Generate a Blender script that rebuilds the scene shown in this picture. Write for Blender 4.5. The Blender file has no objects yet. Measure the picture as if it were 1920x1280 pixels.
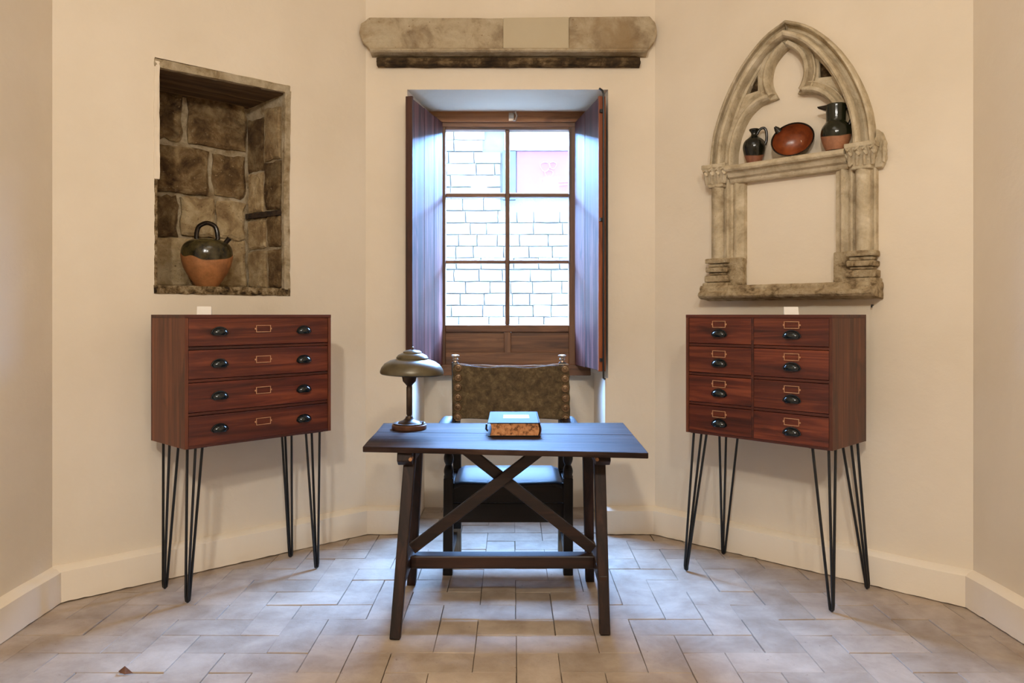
import bpy, bmesh, math, random
from mathutils import Vector, Matrix, noise
random.seed(7)
SC = bpy.context.scene
COL = SC.collection
PI = math.pi
R = math.radians
H = 1.34            # eye height in metres
F = 1400.0          # focal length in pixels of the 1920 px wide frame

# ------------------------------------------------------------------ camera, sky, lights, exposure
cam = bpy.data.cameras.new('camera')
cam.sensor_width = 36.0
cam.lens = F / 1920 * 36
cam.shift_y = -50 / 1920
cam.clip_start = 0.02
cob = bpy.data.objects.new('camera', cam)
COL.objects.link(cob)
cob.location = (0, 0, H)
cob.rotation_euler = (PI / 2, 0, 0)
SC.camera = cob

SC.view_settings.view_transform = 'Standard'
SC.view_settings.look = 'None'
SC.view_settings.exposure = 0.0
SC.view_settings.gamma = 1.0
SC.view_settings.use_curve_mapping = False

SKY_COLOR = (0.25, 0.49, 1.0, 1)
SKY_STRENGTH = 215.0
world = bpy.data.worlds.new('sky')
SC.world = world
world.use_nodes = True
world.node_tree.nodes['Background'].inputs[0].default_value = SKY_COLOR
world.node_tree.nodes['Background'].inputs[1].default_value = SKY_STRENGTH


def area(name, loc, target, sx, sy, power, color, portal=False):
    l = bpy.data.lights.new(name, 'AREA')
    l.shape = 'RECTANGLE'
    l.size, l.size_y = sx, sy
    l.energy = power
    l.color = color
    o = bpy.data.objects.new(name, l)
    COL.objects.link(o)
    o.location = loc
    o.rotation_euler = (Vector(target) - Vector(loc)).to_track_quat('-Z', 'Y').to_euler()
    if portal:
        l.cycles.is_portal = True
    return o


WARM = (1.0, 0.94, 0.845)
area('lamp_left', (-0.5, -1.2, 3.35), (0.6, 4.0, 1.2), 0.22, 0.22, 81, WARM)
area('lamp_right', (0.6, -1.2, 3.35), (-0.6, 4.0, 1.2), 0.22, 0.22, 38, WARM)
area('ceiling_fill', (0.0, 1.6, 3.75), (0.0, 1.6, 0.0), 1.2, 1.2, 12, WARM)  # soft fill added under the ceiling to brighten the floor
area('window_portal', (-0.02, 5.32, 1.95), (-0.02, 0.0, 1.95), 1.05, 1.6, 1, (1, 1, 1), portal=True)

try:
    SC.cycles.use_denoising = True
    SC.cycles.denoiser = 'OPENIMAGEDENOISE'
    SC.cycles.max_bounces = 8
    SC.cycles.diffuse_bounces = 5
    SC.cycles.caustics_reflective = False
    SC.cycles.caustics_refractive = False
    SC.cycles.sample_clamp_indirect = 8
except Exception:
    pass

# ------------------------------------------------------------------ materials
def lin(c):
    c = c / 255.0
    return c / 12.92 if c <= 0.04045 else ((c + 0.055) / 1.055) ** 2.4


def rgb(r, g, b):
    return (lin(r), lin(g), lin(b), 1)


class NT:
    def __init__(s, name):
        s.m = bpy.data.materials.new(name)
        s.m.use_nodes = True
        s.t = s.m.node_tree
        s.b = s.t.nodes['Principled BSDF']
        s.coord = s.t.nodes.new('ShaderNodeTexCoord')

    def n(s, kind, **kw):
        x = s.t.nodes.new(kind)
        for k, v in kw.items():
            setattr(x, k, v)
        return x

    def link(s, a, b):
        s.t.links.new(a, b)

    def mapping(s, scale=(1, 1, 1), loc=(0, 0, 0), out='Object'):
        mp = s.n('ShaderNodeMapping')
        mp.inputs['Scale'].default_value = scale
        mp.inputs['Location'].default_value = loc
        s.link(s.coord.outputs[out], mp.inputs[0])
        return mp.outputs[0]

    def noise(s, vec, scale, detail=5, rough=0.6, dist=0.0):
        x = s.n('ShaderNodeTexNoise')
        x.inputs['Scale'].default_value = scale
        x.inputs['Detail'].default_value = detail
        x.inputs['Roughness'].default_value = rough
        x.inputs['Distortion'].default_value = dist
        s.link(vec, x.inputs['Vector'])
        return x.outputs['Fac']

    def ramp(s, fac, stops):
        r = s.n('ShaderNodeValToRGB')
        e = r.color_ramp.elements
        e[0].position, e[0].color = stops[0]
        e[1].position, e[1].color = stops[-1]
        for p, c in stops[1:-1]:
            k = e.new(p)
            k.color = c
        s.link(fac, r.inputs[0])
        return r.outputs[0]

    def mix(s, fac, a, b, mode='MIX'):
        x = s.n('ShaderNodeMix', data_type='RGBA', blend_type=mode)
        for sock, v in ((x.inputs[0], fac), (x.inputs[6], a), (x.inputs[7], b)):
            if hasattr(v, 'is_linked'):
                s.link(v, sock)
            else:
                sock.default_value = v
        return x.outputs[2]

    def bump(s, h, strength=0.3, dist=0.01):
        x = s.n('ShaderNodeBump')
        x.inputs['Strength'].default_value = strength
        x.inputs['Distance'].default_value = dist
        s.link(h, x.inputs['Height'])
        s.link(x.outputs[0], s.b.inputs['Normal'])

    def rand(s, amount, col):
        oi = s.n('ShaderNodeObjectInfo')
        mr = s.n('ShaderNodeMapRange')
        mr.inputs[3].default_value = 1 - amount
        mr.inputs[4].default_value = 1 + amount
        s.link(oi.outputs['Random'], mr.inputs[0])
        hs = s.n('ShaderNodeHueSaturation')
        s.link(mr.outputs[0], hs.inputs['Value'])
        s.link(col, hs.inputs['Color'])
        return hs.outputs[0]

    def done(s, col, rough=0.6, metal=0.0, spec=0.5):
        if hasattr(col, 'is_linked'):
            s.link(col, s.b.inputs['Base Color'])
        else:
            s.b.inputs['Base Color'].default_value = col
        if hasattr(rough, 'is_linked'):
            s.link(rough, s.b.inputs['Roughness'])
        else:
            s.b.inputs['Roughness'].default_value = rough
        s.b.inputs['Metallic'].default_value = metal
        s.b.inputs['Specular IOR Level'].default_value = spec
        return s.m


def plaster(name, c1, c2, bump=0.25):
    s = NT(name)
    v = s.mapping()
    big = s.noise(v, 1.3, 4, 0.55)
    col = s.ramp(big, [(0.3, c1), (0.7, c2)])
    fine = s.noise(v, 9, 6, 0.6)
    col = s.mix(s.ramp(fine, [(0.45, (0, 0, 0, 1)), (0.8, (0.25, 0.25, 0.25, 1))]), col, c2)
    s.bump(s.noise(v, 5, 8, 0.55), bump, 0.03)
    return s.done(col, 0.9, spec=0.2)


def stone(name, stops, scale=6, bump=0.6, dist=0.012, pits=None, rnd=0.12, stain=None, rough=0.9):
    s = NT(name)
    v = s.mapping()
    col = s.ramp(s.noise(v, scale, 8, 0.65, 0.4), stops)
    if pits:
        f = s.noise(v, scale * 7, 4, 0.7)
        col = s.mix(s.ramp(f, [(0.62, (0, 0, 0, 1)), (0.7, (1, 1, 1, 1))]), col, pits)
    if stain:
        f = s.noise(v, 2.2, 5, 0.7, 0.5)
        col = s.mix(s.ramp(f, [(0.5, (0, 0, 0, 1)), (0.66, (0.8, 0.8, 0.8, 1))]), col, stain)
    if rnd:
        col = s.rand(rnd, col)
    s.bump(s.noise(v, scale * 5, 8, 0.7), bump, dist)
    return s.done(col, rough, spec=0.25)


def wood(name, dark, mid, light, axis='X', rough=0.5, scale=1.0, bump=0.25, rnd=0.1, knots=True, spec=0.5, wear=None):
    s = NT(name)
    st, th = 1.2 * scale, 22 * scale
    sc = {'X': (st, th, th), 'Y': (th, st, th), 'Z': (th, th, st)}[axis]
    oi = s.n('ShaderNodeObjectInfo')
    mp = s.n('ShaderNodeMapping')
    mp.inputs['Scale'].default_value = sc
    s.link(s.coord.outputs['Object'], mp.inputs[0])
    mul = s.n('ShaderNodeMath', operation='MULTIPLY')
    mul.inputs[1].default_value = 37.0
    s.link(oi.outputs['Random'], mul.inputs[0])
    cb = s.n('ShaderNodeCombineXYZ')
    for k in range(3):
        s.link(mul.outputs[0], cb.inputs[k])
    s.link(cb.outputs[0], mp.inputs['Location'])
    v = mp.outputs[0]
    g = s.noise(v, 1.0, 7, 0.65, 0.8)
    col = s.ramp(g, [(0.28, dark), (0.5, mid), (0.74, light)])
    if knots:
        v2 = s.mapping(tuple(x / st * 3.2 if x == st else x / th * 7 for x in sc))
        k = s.noise(v2, 1.0, 2, 0.4, 1.2)
        col = s.mix(s.ramp(k, [(0.62, (0, 0, 0, 1)), (0.76, (0.75, 0.75, 0.75, 1))]), col, dark)
    if wear:
        k = s.noise(s.mapping((1, 1, 1)), 3.0, 8, 0.7, 0.4)
        col = s.mix(s.ramp(k, [(0.5, (0, 0, 0, 1)), (0.7, (0.7, 0.7, 0.7, 1))]), col, wear)
    if rnd:
        col = s.rand(rnd, col)
    s.bump(g, bump, 0.004)
    return s.done(col, rough, spec=spec)


def plain(name, c1, c2=None, rough=0.5, metal=0.0, scale=20, bump=0.0, spec=0.5):
    s = NT(name)
    v = s.mapping()
    f = s.noise(v, scale, 5, 0.6)
    col = s.ramp(f, [(0.3, c1), (0.7, c2 or c1)])
    if bump:
        s.bump(f, bump, 0.004)
    return s.done(col, rough, metal, spec)


def pottery(name, glaze, clay, z0, wave, tint=None):
    s = NT(name)
    v = s.mapping()
    sep = s.n('ShaderNodeSeparateXYZ')
    s.link(s.coord.outputs['Object'], sep.inputs[0])
    n = s.noise(s.mapping((5.5, 5.5, 1.0)), 1.0, 1, 0.4)
    a = s.n('ShaderNodeMath', operation='MULTIPLY_ADD')
    a.inputs[1].default_value = wave
    a.inputs[2].default_value = -z0 - wave * 0.5
    s.link(n, a.inputs[0])
    b = s.n('ShaderNodeMath', operation='ADD')
    s.link(a.outputs[0], b.inputs[0])
    s.link(sep.outputs[2], b.inputs[1])
    c = s.n('ShaderNodeMapRange')
    c.inputs[1].default_value = -0.0025
    c.inputs[2].default_value = 0.0025
    s.link(b.outputs[0], c.inputs[0])
    fac = c.outputs[0]
    gl = s.ramp(s.noise(v, 14, 5, 0.6), [(0.35, glaze), (0.7, tint or glaze)])
    cl = s.ramp(s.noise(v, 22, 6, 0.7), [(0.3, tuple(x * 0.55 for x in clay[:3]) + (1,)), (0.62, clay)])
    col = s.mix(fac, cl, gl)
    r = s.n('ShaderNodeMapRange')
    r.inputs[3].default_value = 0.5
    r.inputs[4].default_value = 0.17
    s.link(fac, r.inputs[0])
    s.bump(s.noise(v, 30, 3, 0.5), 0.15, 0.003)
    return s.done(col, r.outputs[0])


M = {}
M['wall'] = plaster('wall_plaster', rgb(222, 208, 186), rgb(232, 219, 199))
M['niche_plaster'] = stone('niche_mortar', [(0.34, rgb(168, 142, 104)), (0.5, rgb(214, 194, 158)), (0.66, rgb(236, 220, 190))], 12, 1.0, 0.03, rnd=0)
M['reveal'] = plaster('reveal_plaster', rgb(226, 220, 212), rgb(236, 230, 222), 0.15)
M['baseboard'] = plaster('baseboard_plaster', rgb(236, 222, 200), rgb(243, 232, 214))
M['ceiling'] = plaster('ceiling_plaster', rgb(225, 212, 192), rgb(232, 220, 202))
M['mortar'] = stone('floor_mortar', [(0.3, rgb(84, 70, 58)), (0.7, rgb(120, 104, 88))], 12, rnd=0)
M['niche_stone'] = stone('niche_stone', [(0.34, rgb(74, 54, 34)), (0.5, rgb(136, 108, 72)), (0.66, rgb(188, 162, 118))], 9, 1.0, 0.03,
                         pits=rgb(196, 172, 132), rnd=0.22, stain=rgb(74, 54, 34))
M['niche_pale'] = stone('niche_pale_stone', [(0.32, rgb(136, 108, 74)), (0.5, rgb(190, 164, 122)), (0.68, rgb(222, 202, 162))], 9, 1.0, 0.02, rnd=0.1, stain=rgb(140, 112, 78),
                        pits=rgb(116, 90, 58))
M['sill_stone'] = stone('crumbled_sill', [(0.38, rgb(60, 46, 30)), (0.5, rgb(150, 124, 86)), (0.62, rgb(206, 184, 146))], 26, 1.0, 0.02, rnd=0)
M['arch'] = stone('arch_stone', [(0.3, rgb(156, 138, 110)), (0.5, rgb(198, 182, 152)), (0.7, rgb(222, 208, 182))], 9, 0.8, 0.01,
                  pits=rgb(176, 152, 116), rnd=0.03)
M['arch_worn'] = stone('worn_arch_stone', [(0.34, rgb(122, 100, 70)), (0.48, rgb(196, 172, 134)), (0.66, rgb(224, 206, 170))], 16, 1.0, 0.02,
                       pits=rgb(110, 86, 58), rnd=0.03)
M['lintel'] = stone('lintel_stone', [(0.3, rgb(136, 116, 90)), (0.5, rgb(188, 170, 140)), (0.72, rgb(210, 196, 168))], 7, 1.0, 0.015,
                    pits=rgb(136, 110, 78), rnd=0.04, stain=rgb(156, 130, 94))
M['lintel_dark'] = stone('ledge_dark_and_eyelet_shade', [(0.35, rgb(44, 34, 24)), (0.52, rgb(84, 66, 44)), (0.7, rgb(150, 126, 92))], 12, 1.0, 0.015, rnd=0)  # dark ledge tone, also the painted shade in the eyelets
M['patch'] = plaster('lintel_patch', rgb(186, 172, 144), rgb(198, 184, 156), 0.15)
M['slot'] = plain('slot_shade', rgb(26, 18, 12), rgb(70, 52, 34), 0.9, scale=30, bump=0.6)  # near-black tone that paints the shade of a recessed slot
M['window_wood'] = wood('window_wood', rgb(58, 36, 22), rgb(108, 72, 46), rgb(146, 102, 66), 'Z', 0.5)
M['window_wood_x'] = wood('window_wood_across', rgb(62, 38, 22), rgb(116, 76, 46), rgb(154, 108, 68), 'X', 0.5)
M['beam_wood'] = wood('beam_wood', rgb(96, 58, 30), rgb(150, 98, 56), rgb(178, 124, 76), 'X', 0.6)
M['shutter'] = wood('shutter_wood', rgb(24, 11, 8), rgb(72, 37, 30), rgb(128, 80, 70), 'Z', 0.5, 0.8, spec=0.2, rnd=0.12)
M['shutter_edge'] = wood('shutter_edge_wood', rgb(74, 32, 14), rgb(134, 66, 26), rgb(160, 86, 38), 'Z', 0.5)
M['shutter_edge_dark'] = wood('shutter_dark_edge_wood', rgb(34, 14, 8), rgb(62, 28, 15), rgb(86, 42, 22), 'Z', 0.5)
M['cab'] = wood('cabinet_wood', rgb(36, 12, 7), rgb(88, 36, 21), rgb(136, 68, 40), 'X', 0.42, 1.0, rnd=0.18)
M['cab_side'] = wood('cabinet_side_wood', rgb(40, 17, 9), rgb(92, 45, 25), rgb(132, 74, 42), 'Z', 0.5, 1.0)
M['cab_frame'] = wood('cabinet_frame_wood', rgb(34, 13, 8), rgb(70, 29, 17), rgb(104, 48, 28), 'X', 0.5)
M['brass'] = plain('label_holder_brass', rgb(184, 128, 94), rgb(216, 168, 128), 0.4, 0.3)
M['black_metal'] = plain('black_steel', rgb(10, 10, 11), rgb(16, 16, 17), 0.42, 0.0)
M['pull'] = plain('dark_cup_pull', rgb(10, 16, 18), rgb(20, 30, 32), 0.14, 0.3, spec=0.8)
M['card'] = plain('card', rgb(240, 234, 224), rgb(246, 240, 230), 0.8)
M['table_x'] = wood('table_top_wood', rgb(22, 13, 9), rgb(52, 37, 31), rgb(80, 62, 52), 'X', 0.58, 0.8, 0.9, spec=0.09, knots=True)
M['table_z'] = wood('table_leg_wood', rgb(16, 9, 6), rgb(38, 22, 14), rgb(70, 42, 28), 'Z', 0.55, 0.9, spec=0.3)
M['table_r'] = wood('table_rail_wood', rgb(16, 9, 6), rgb(36, 21, 14), rgb(64, 38, 26), 'X', 0.45, 0.9, spec=0.45)
M['peg'] = plain('peg_wood', rgb(150, 100, 60), rgb(180, 130, 84), 0.6)
M['chair_z'] = wood('chair_post_wood', rgb(8, 5, 4), rgb(18, 12, 9), rgb(34, 23, 17), 'Z', 0.42, spec=0.35)
M['chair_x'] = wood('chair_board_wood', rgb(8, 5, 4), rgb(18, 11, 8), rgb(34, 21, 15), 'X', 0.45, spec=0.35)
M['lit_foot'] = wood('lit_foot_wood', rgb(60, 54, 44), rgb(116, 108, 94), rgb(150, 142, 128), 'Z', 0.6)  # paler tone paints window light onto the rear chair feet
M['leather'] = stone('chair_leather', [(0.3, rgb(62, 48, 32)), (0.5, rgb(90, 74, 50)), (0.7, rgb(124, 106, 74))], 30, 1.0, 0.006, rnd=0, rough=0.5, pits=rgb(70, 54, 32))
M['seat'] = plain('seat_leather', rgb(18, 18, 20), rgb(32, 30, 31), 0.5, scale=12, bump=0.2, spec=0.35)
M['stud'] = plain('stud_bronze', rgb(96, 74, 52), rgb(150, 122, 92), 0.35, 0.5)
M['finial'] = plain('finial_metal', rgb(150, 130, 112), rgb(196, 180, 162), 0.3, 0.7)
M['lace'] = plain('hide_edge', rgb(150, 132, 112), rgb(196, 184, 170), 0.6)
M['lamp'] = plain('lamp_shade_patina', rgb(74, 64, 44), rgb(108, 98, 72), 0.36, 0.3, scale=9, spec=0.7)
M['lamp_dark'] = plain('lamp_stem_bronze', rgb(52, 40, 32), rgb(88, 70, 54), 0.4, 0.5, scale=14)
M['lamp_base'] = plain('lamp_base_wood', rgb(84, 54, 40), rgb(120, 84, 62), 0.35, 0.2)
M['cover'] = plain('book_cover', rgb(16, 21, 23), rgb(23, 28, 30), 0.65, scale=30, spec=0.15)
M['book_label'] = plain('book_label', rgb(60, 58, 56), rgb(66, 64, 62), 0.5)
s_ = NT('book_pages')
v_ = s_.mapping((1, 1, 1))
c_ = s_.ramp(s_.noise(v_, 55, 4, 0.7), [(0.36, rgb(96, 58, 30)), (0.5, rgb(196, 132, 82)), (0.7, rgb(214, 158, 108))])
w_ = s_.noise(s_.mapping((3, 3, 420)), 1, 2, 0.5)
s_.bump(w_, 0.5, 0.002)
M['pages'] = s_.done(c_, 0.8)
M['fore_edge'] = plain('book_fore_edge', rgb(150, 132, 112), rgb(196, 180, 160), 0.8)
M['botijo'] = pottery('two_tone_water_jar', rgb(26, 24, 15), rgb(182, 122, 74), 0.165, 0.15, rgb(92, 80, 46))
M['jug_small'] = pottery('small_jug_glaze', rgb(10, 12, 7), rgb(146, 92, 66), 0.04, 0.05, rgb(26, 26, 14))
M['jug_big'] = pottery('large_jug_glaze', rgb(14, 18, 10), rgb(166, 112, 78), 0.07, 0.05, rgb(36, 38, 20))
M['glaze'] = plain('dark_glaze', rgb(14, 11, 9), rgb(40, 30, 22), 0.2, scale=25)
M['bowl_in'] = plain('bowl_orange_glaze', rgb(98, 44, 20), rgb(158, 82, 40), 0.28, scale=16)
M['bowl_out'] = plain('bowl_dark_glaze', rgb(14, 16, 12), rgb(44, 34, 24), 0.22, scale=18)
M['facade'] = stone('facade_stone', [(0.3, rgb(122, 110, 98)), (0.5, rgb(146, 134, 120)), (0.7, rgb(164, 152, 138))], 8, 0.5, 0.02, rnd=0.12)
M['facade_mortar'] = stone('facade_mortar', [(0.3, rgb(108, 100, 92)), (0.7, rgb(122, 114, 104))], 8, 0.5, 0.02, rnd=0)
M['facade_panel'] = plain('red_painted_panel', rgb(100, 52, 70), rgb(108, 58, 76), 0.6, scale=3)
M['facade_frame'] = plain('grey_door_frame', rgb(64, 68, 70), rgb(74, 78, 80), 0.7, scale=8)
M['chalk'] = plain('white_paint', rgb(150, 100, 112), rgb(156, 106, 118), 0.7)
M['street'] = stone('street_stone', [(0.3, rgb(96, 92, 86)), (0.7, rgb(130, 124, 116))], 6, rnd=0)
M['debris'] = plain('dry_leaf', rgb(84, 52, 36), rgb(122, 84, 60), 0.8)

# tile: greyish terracotta
s_ = NT('floor_tile')
v_ = s_.mapping(out='Object')
c_ = s_.ramp(s_.noise(v_, 5, 8, 0.62, 0.3), [(0.28, rgb(150, 130, 110)), (0.5, rgb(172, 154, 135)), (0.72, rgb(192, 175, 156))])
f_ = s_.noise(v_, 46, 3, 0.6)
c_ = s_.mix(s_.ramp(f_, [(0.68, (0, 0, 0, 1)), (0.75, (0.6, 0.6, 0.6, 1))]), c_, rgb(96, 74, 56))
c_ = s_.rand(0.1, c_)
s_.bump(s_.noise(v_, 22, 8, 0.65), 0.35, 0.008)
r_ = s_.n('ShaderNodeMapRange')
r_.inputs[3].default_value = 0.5
r_.inputs[4].default_value = 0.8
s_.link(s_.noise(v_, 9, 4, 0.6), r_.inputs[0])
M['tile'] = s_.done(c_, r_.outputs[0], spec=0.45)

# glass: clear pane, straight-through with a faint mirror
s_ = NT('window_glass')
tr = s_.n('ShaderNodeBsdfTransparent')
tr.inputs[0].default_value = (0.97, 0.985, 0.985, 1)
gl = s_.n('ShaderNodeBsdfGlossy')
gl.inputs['Roughness'].default_value = 0.02
fr = s_.n('ShaderNodeLayerWeight')
fr.inputs[0].default_value = 0.5
pw = s_.n('ShaderNodeMath', operation='POWER')
pw.inputs[1].default_value = 5.0
s_.link(fr.outputs['Facing'], pw.inputs[0])
fm = s_.n('ShaderNodeMath', operation='MULTIPLY_ADD')
fm.inputs[1].default_value = 0.8
fm.inputs[2].default_value = 0.03
s_.link(pw.outputs[0], fm.inputs[0])
mx = s_.n('ShaderNodeMixShader')
s_.link(fm.outputs[0], mx.inputs[0])
s_.link(tr.outputs[0], mx.inputs[1])
s_.link(gl.outputs[0], mx.inputs[2])
s_.link(mx.outputs[0], s_.t.nodes['Material Output'].inputs[0])
M['glass'] = s_.m

# ------------------------------------------------------------------ geometry helpers
class MB:
    def __init__(s):
        s.v, s.f = [], []

    def add(s, vs, fs, mat=None):
        o = len(s.v)
        s.v += [tuple(mat @ Vector(p)) if mat else tuple(p) for p in vs]
        s.f += [tuple(i + o for i in f) for f in fs]
        return s

    def box(s, x0, x1, y0, y1, z0, z1, mat=None):
        vs = [(x, y, z) for z in (z0, z1) for y in (y0, y1) for x in (x0, x1)]
        fs = [(0, 2, 3, 1), (4, 5, 7, 6), (0, 1, 5, 4), (2, 6, 7, 3), (0, 4, 6, 2), (1, 3, 7, 5)]
        return s.add(vs, fs, mat)

    def prism(s, poly, a, b, axis='Y', mat=None):
        """poly in the plane across axis: 'Y' -> (x,z), 'Z' -> (x,y), 'X' -> (y,z)"""
        n = len(poly)
        def P(p, t):
            return {'Y': (p[0], t, p[1]), 'Z': (p[0], p[1], t), 'X': (t, p[0], p[1])}[axis]
        vs = [P(p, a) for p in poly] + [P(p, b) for p in poly]
        fs = [tuple(range(n)), tuple(range(2 * n - 1, n - 1, -1))]
        fs += [(i, i + n, (i + 1) % n + n, (i + 1) % n) for i in range(n)]
        return s.add(vs, fs, mat)

    def tube(s, pts, r, seg=10, closed=False, flat=1.0):
        pts = [Vector(p) for p in pts]
        n = len(pts)
        rs = r if isinstance(r, (list, tuple)) else [r] * n
        up = Vector((0, 0, 1))
        vs, fs = [], []
        prev = None
        for i, p in enumerate(pts):
            a = pts[(i - 1) % n] if (closed or i > 0) else p
            b = pts[(i + 1) % n] if (closed or i < n - 1) else p
            t = (b - a).normalized()
            if prev is None:
                x = t.cross(up)
                if x.length < 1e-3:
                    x = t.cross(Vector((0, 1, 0)))
            else:
                x = prev - t * prev.dot(t)
            x.normalize()
            prev = x
            y = t.cross(x)
            for k in range(seg):
                th = 2 * PI * k / seg
                vs.append(p + (x * math.cos(th) + y * math.sin(th) * flat) * rs[i])
        m = n if closed else n - 1
        for i in range(m):
            j = (i + 1) % n
            for k in range(seg):
                l = (k + 1) % seg
                fs.append((i * seg + k, i * seg + l, j * seg + l, j * seg + k))
        if not closed:
            fs.append(tuple(range(seg - 1, -1, -1)))
            fs.append(tuple((n - 1) * seg + k for k in range(seg)))
        return s.add(vs, fs)

    def lathe(s, prof, c=(0, 0, 0), seg=32, sx=1, sy=1, mat=None):
        vs, fs = [], []
        n = len(prof)
        for r, z in prof:
            r = max(r, 1e-4)
            for k in range(seg):
                th = 2 * PI * k / seg
                vs.append((c[0] + r * sx * math.cos(th), c[1] + r * sy * math.sin(th), c[2] + z))
        for i in range(n - 1):
            for k in range(seg):
                l = (k + 1) % seg
                fs.append((i * seg + k, i * seg + l, (i + 1) * seg + l, (i + 1) * seg + k))
        if prof[0][0] < 0.03:
            fs.append(tuple(range(seg - 1, -1, -1)))
        if prof[-1][0] < 0.03:
            fs.append(tuple((n - 1) * seg + k for k in range(seg)))
        return s.add(vs, fs, mat)

    def beam(s, a, b, w, d, w2=None, d2=None, ref=(0, 1, 0)):
        """square bar from a to b; w across, d along ref"""
        a, b = Vector(a), Vector(b)
        t = (b - a).normalized()
        y = Vector(ref)
        y = (y - t * y.dot(t)).normalized()
        x = y.cross(t)
        w2, d2 = w2 or w, d2 or d
        vs = []
        for p, ww, dd in ((a, w, d), (b, w2, d2)):
            for sy in (-1, 1):
                for sx in (-1, 1):
                    vs.append(p + x * sx * ww / 2 + y * sy * dd / 2)
        return s.add(vs, [(0, 2, 3, 1), (4, 5, 7, 6), (0, 1, 5, 4), (2, 6, 7, 3), (0, 4, 6, 2), (1, 3, 7, 5)])

    def ball(s, c, r, seg=10, rings=7):
        prof = [(math.sin(PI * i / rings), -math.cos(PI * i / rings)) for i in range(rings + 1)]
        rx = r if isinstance(r, (tuple, list)) else (r, r, r)
        vs, fs = [], []
        return s.lathe([(max(a, 1e-3), b) for a, b in prof], (0, 0, 0), seg,
                       mat=Matrix.Translation(c) @ Matrix.Diagonal((rx[0], rx[1], rx[2], 1)))

    def build(s, name, mat, parent=None, bevel=0, smooth=False, seg=2, angle=40):
        me = bpy.data.meshes.new(name)
        me.from_pydata(s.v, [], s.f)
        me.validate()
        bm = bmesh.new()
        bm.from_mesh(me)
        bmesh.ops.recalc_face_normals(bm, faces=bm.faces)
        bm.to_mesh(me)
        bm.free()
        me.materials.append(mat)
        o = bpy.data.objects.new(name, me)
        COL.objects.link(o)
        if parent:
            o.parent = parent
        if bevel:
            b = o.modifiers.new('bevel', 'BEVEL')
            b.width = bevel
            b.segments = seg
            b.limit_method = 'ANGLE'
            b.angle_limit = R(30)
        if smooth:
            me.polygons.foreach_set('use_smooth', [True] * len(me.polygons))
            try:
                me.set_sharp_from_angle(angle=R(angle))
            except Exception:
                pass
        return o


def box(name, mat, parent, x0, x1, y0, y1, z0, z1, bevel=0.0, m=None):
    return MB().box(x0, x1, y0, y1, z0, z1, m).build(name, mat, parent, bevel)


def tag(o, label=None, cat=None, group=None, kind=None):
    if label:
        o['label'] = label
    if cat:
        o['category'] = cat
    if group:
        o['group'] = group
    if kind:
        o['kind'] = kind
    return o


def empty(name, loc=(0, 0, 0), rz=0.0, parent=None):
    o = bpy.data.objects.new(name, None)
    o.empty_display_size = 0.1
    COL.objects.link(o)
    o.location = loc
    o.rotation_euler = (0, 0, rz)
    if parent:
        o.parent = parent
    return o


TEX = {}
def roughen(o, strength=0.006, scale=0.05, cuts=2, kind='CLOUDS'):
    """real relief on worn stone"""
    sub = o.modifiers.new('divide', 'SUBSURF')
    sub.subdivision_type = 'SIMPLE'
    sub.levels = sub.render_levels = cuts
    key = (kind, scale)
    if key not in TEX:
        t = bpy.data.textures.new('clouds', 'CLOUDS')
        t.noise_scale = scale
        t.noise_depth = 3
        TEX[key] = t
    d = o.modifiers.new('relief', 'DISPLACE')
    d.texture = TEX[key]
    d.texture_coords = 'LOCAL'
    d.strength = strength
    d.mid_level = 0.5
    return o


def cut_mesh(mb, step=0.03):
    return mb


def slab_outline(w, h, t, rnd, seed, n=4, chamf=0.006):
    """an irregular dressed stone face in x/z with thickness t towards -y; centred on its lower left corner"""
    rg = random.Random(seed)
    pts = []
    def side(a, b):
        for i in range(n):
            k = i / n
            p = (a[0] + (b[0] - a[0]) * k, a[1] + (b[1] - a[1]) * k)
            pts.append((p[0] + rg.uniform(-rnd, rnd), p[1] + rg.uniform(-rnd, rnd)))
    c = rnd * 1.5
    side((c, 0), (w, 0)); side((w, 0), (w, h)); side((w, h), (0, h)); side((0, h), (0, 0))
    m = len(pts)
    cx, cz = w / 2, h / 2
    inn = []
    for p in pts:
        dx, dz = cx - p[0], cz - p[1]
        L = math.hypot(dx, dz)
        inn.append((p[0] + dx / L * chamf * 1.6, p[1] + dz / L * chamf * 1.6))
    mb = MB()
    vs = [(p[0], 0, p[1]) for p in pts] + [(p[0], -t + chamf, p[1]) for p in pts] + [(p[0], -t + rg.uniform(-.002, .002), p[1]) for p in inn]
    fs = [tuple(2 * m + i for i in range(m))]
    for k in (0, 1):
        fs += [(k * m + i, k * m + (i + 1) % m, (k + 1) * m + (i + 1) % m, (k + 1) * m + i) for i in range(m)]
    return mb.add(vs, fs)


def clip_poly(poly, planes):
    """keep the side a*x+b*y<=c of each plane"""
    for a, b, c in planes:
        out = []
        for i in range(len(poly)):
            p, q = poly[i], poly[(i + 1) % len(poly)]
            dp, dq = a * p[0] + b * p[1] - c, a * q[0] + b * q[1] - c
            if dp <= 0:
                out.append(p)
            if (dp < 0 < dq) or (dq < 0 < dp):
                t = dp / (dp - dq)
                out.append((p[0] + (q[0] - p[0]) * t, p[1] + (q[1] - p[1]) * t))
        poly = out
        if len(poly) < 3:
            return []
    return poly


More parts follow.
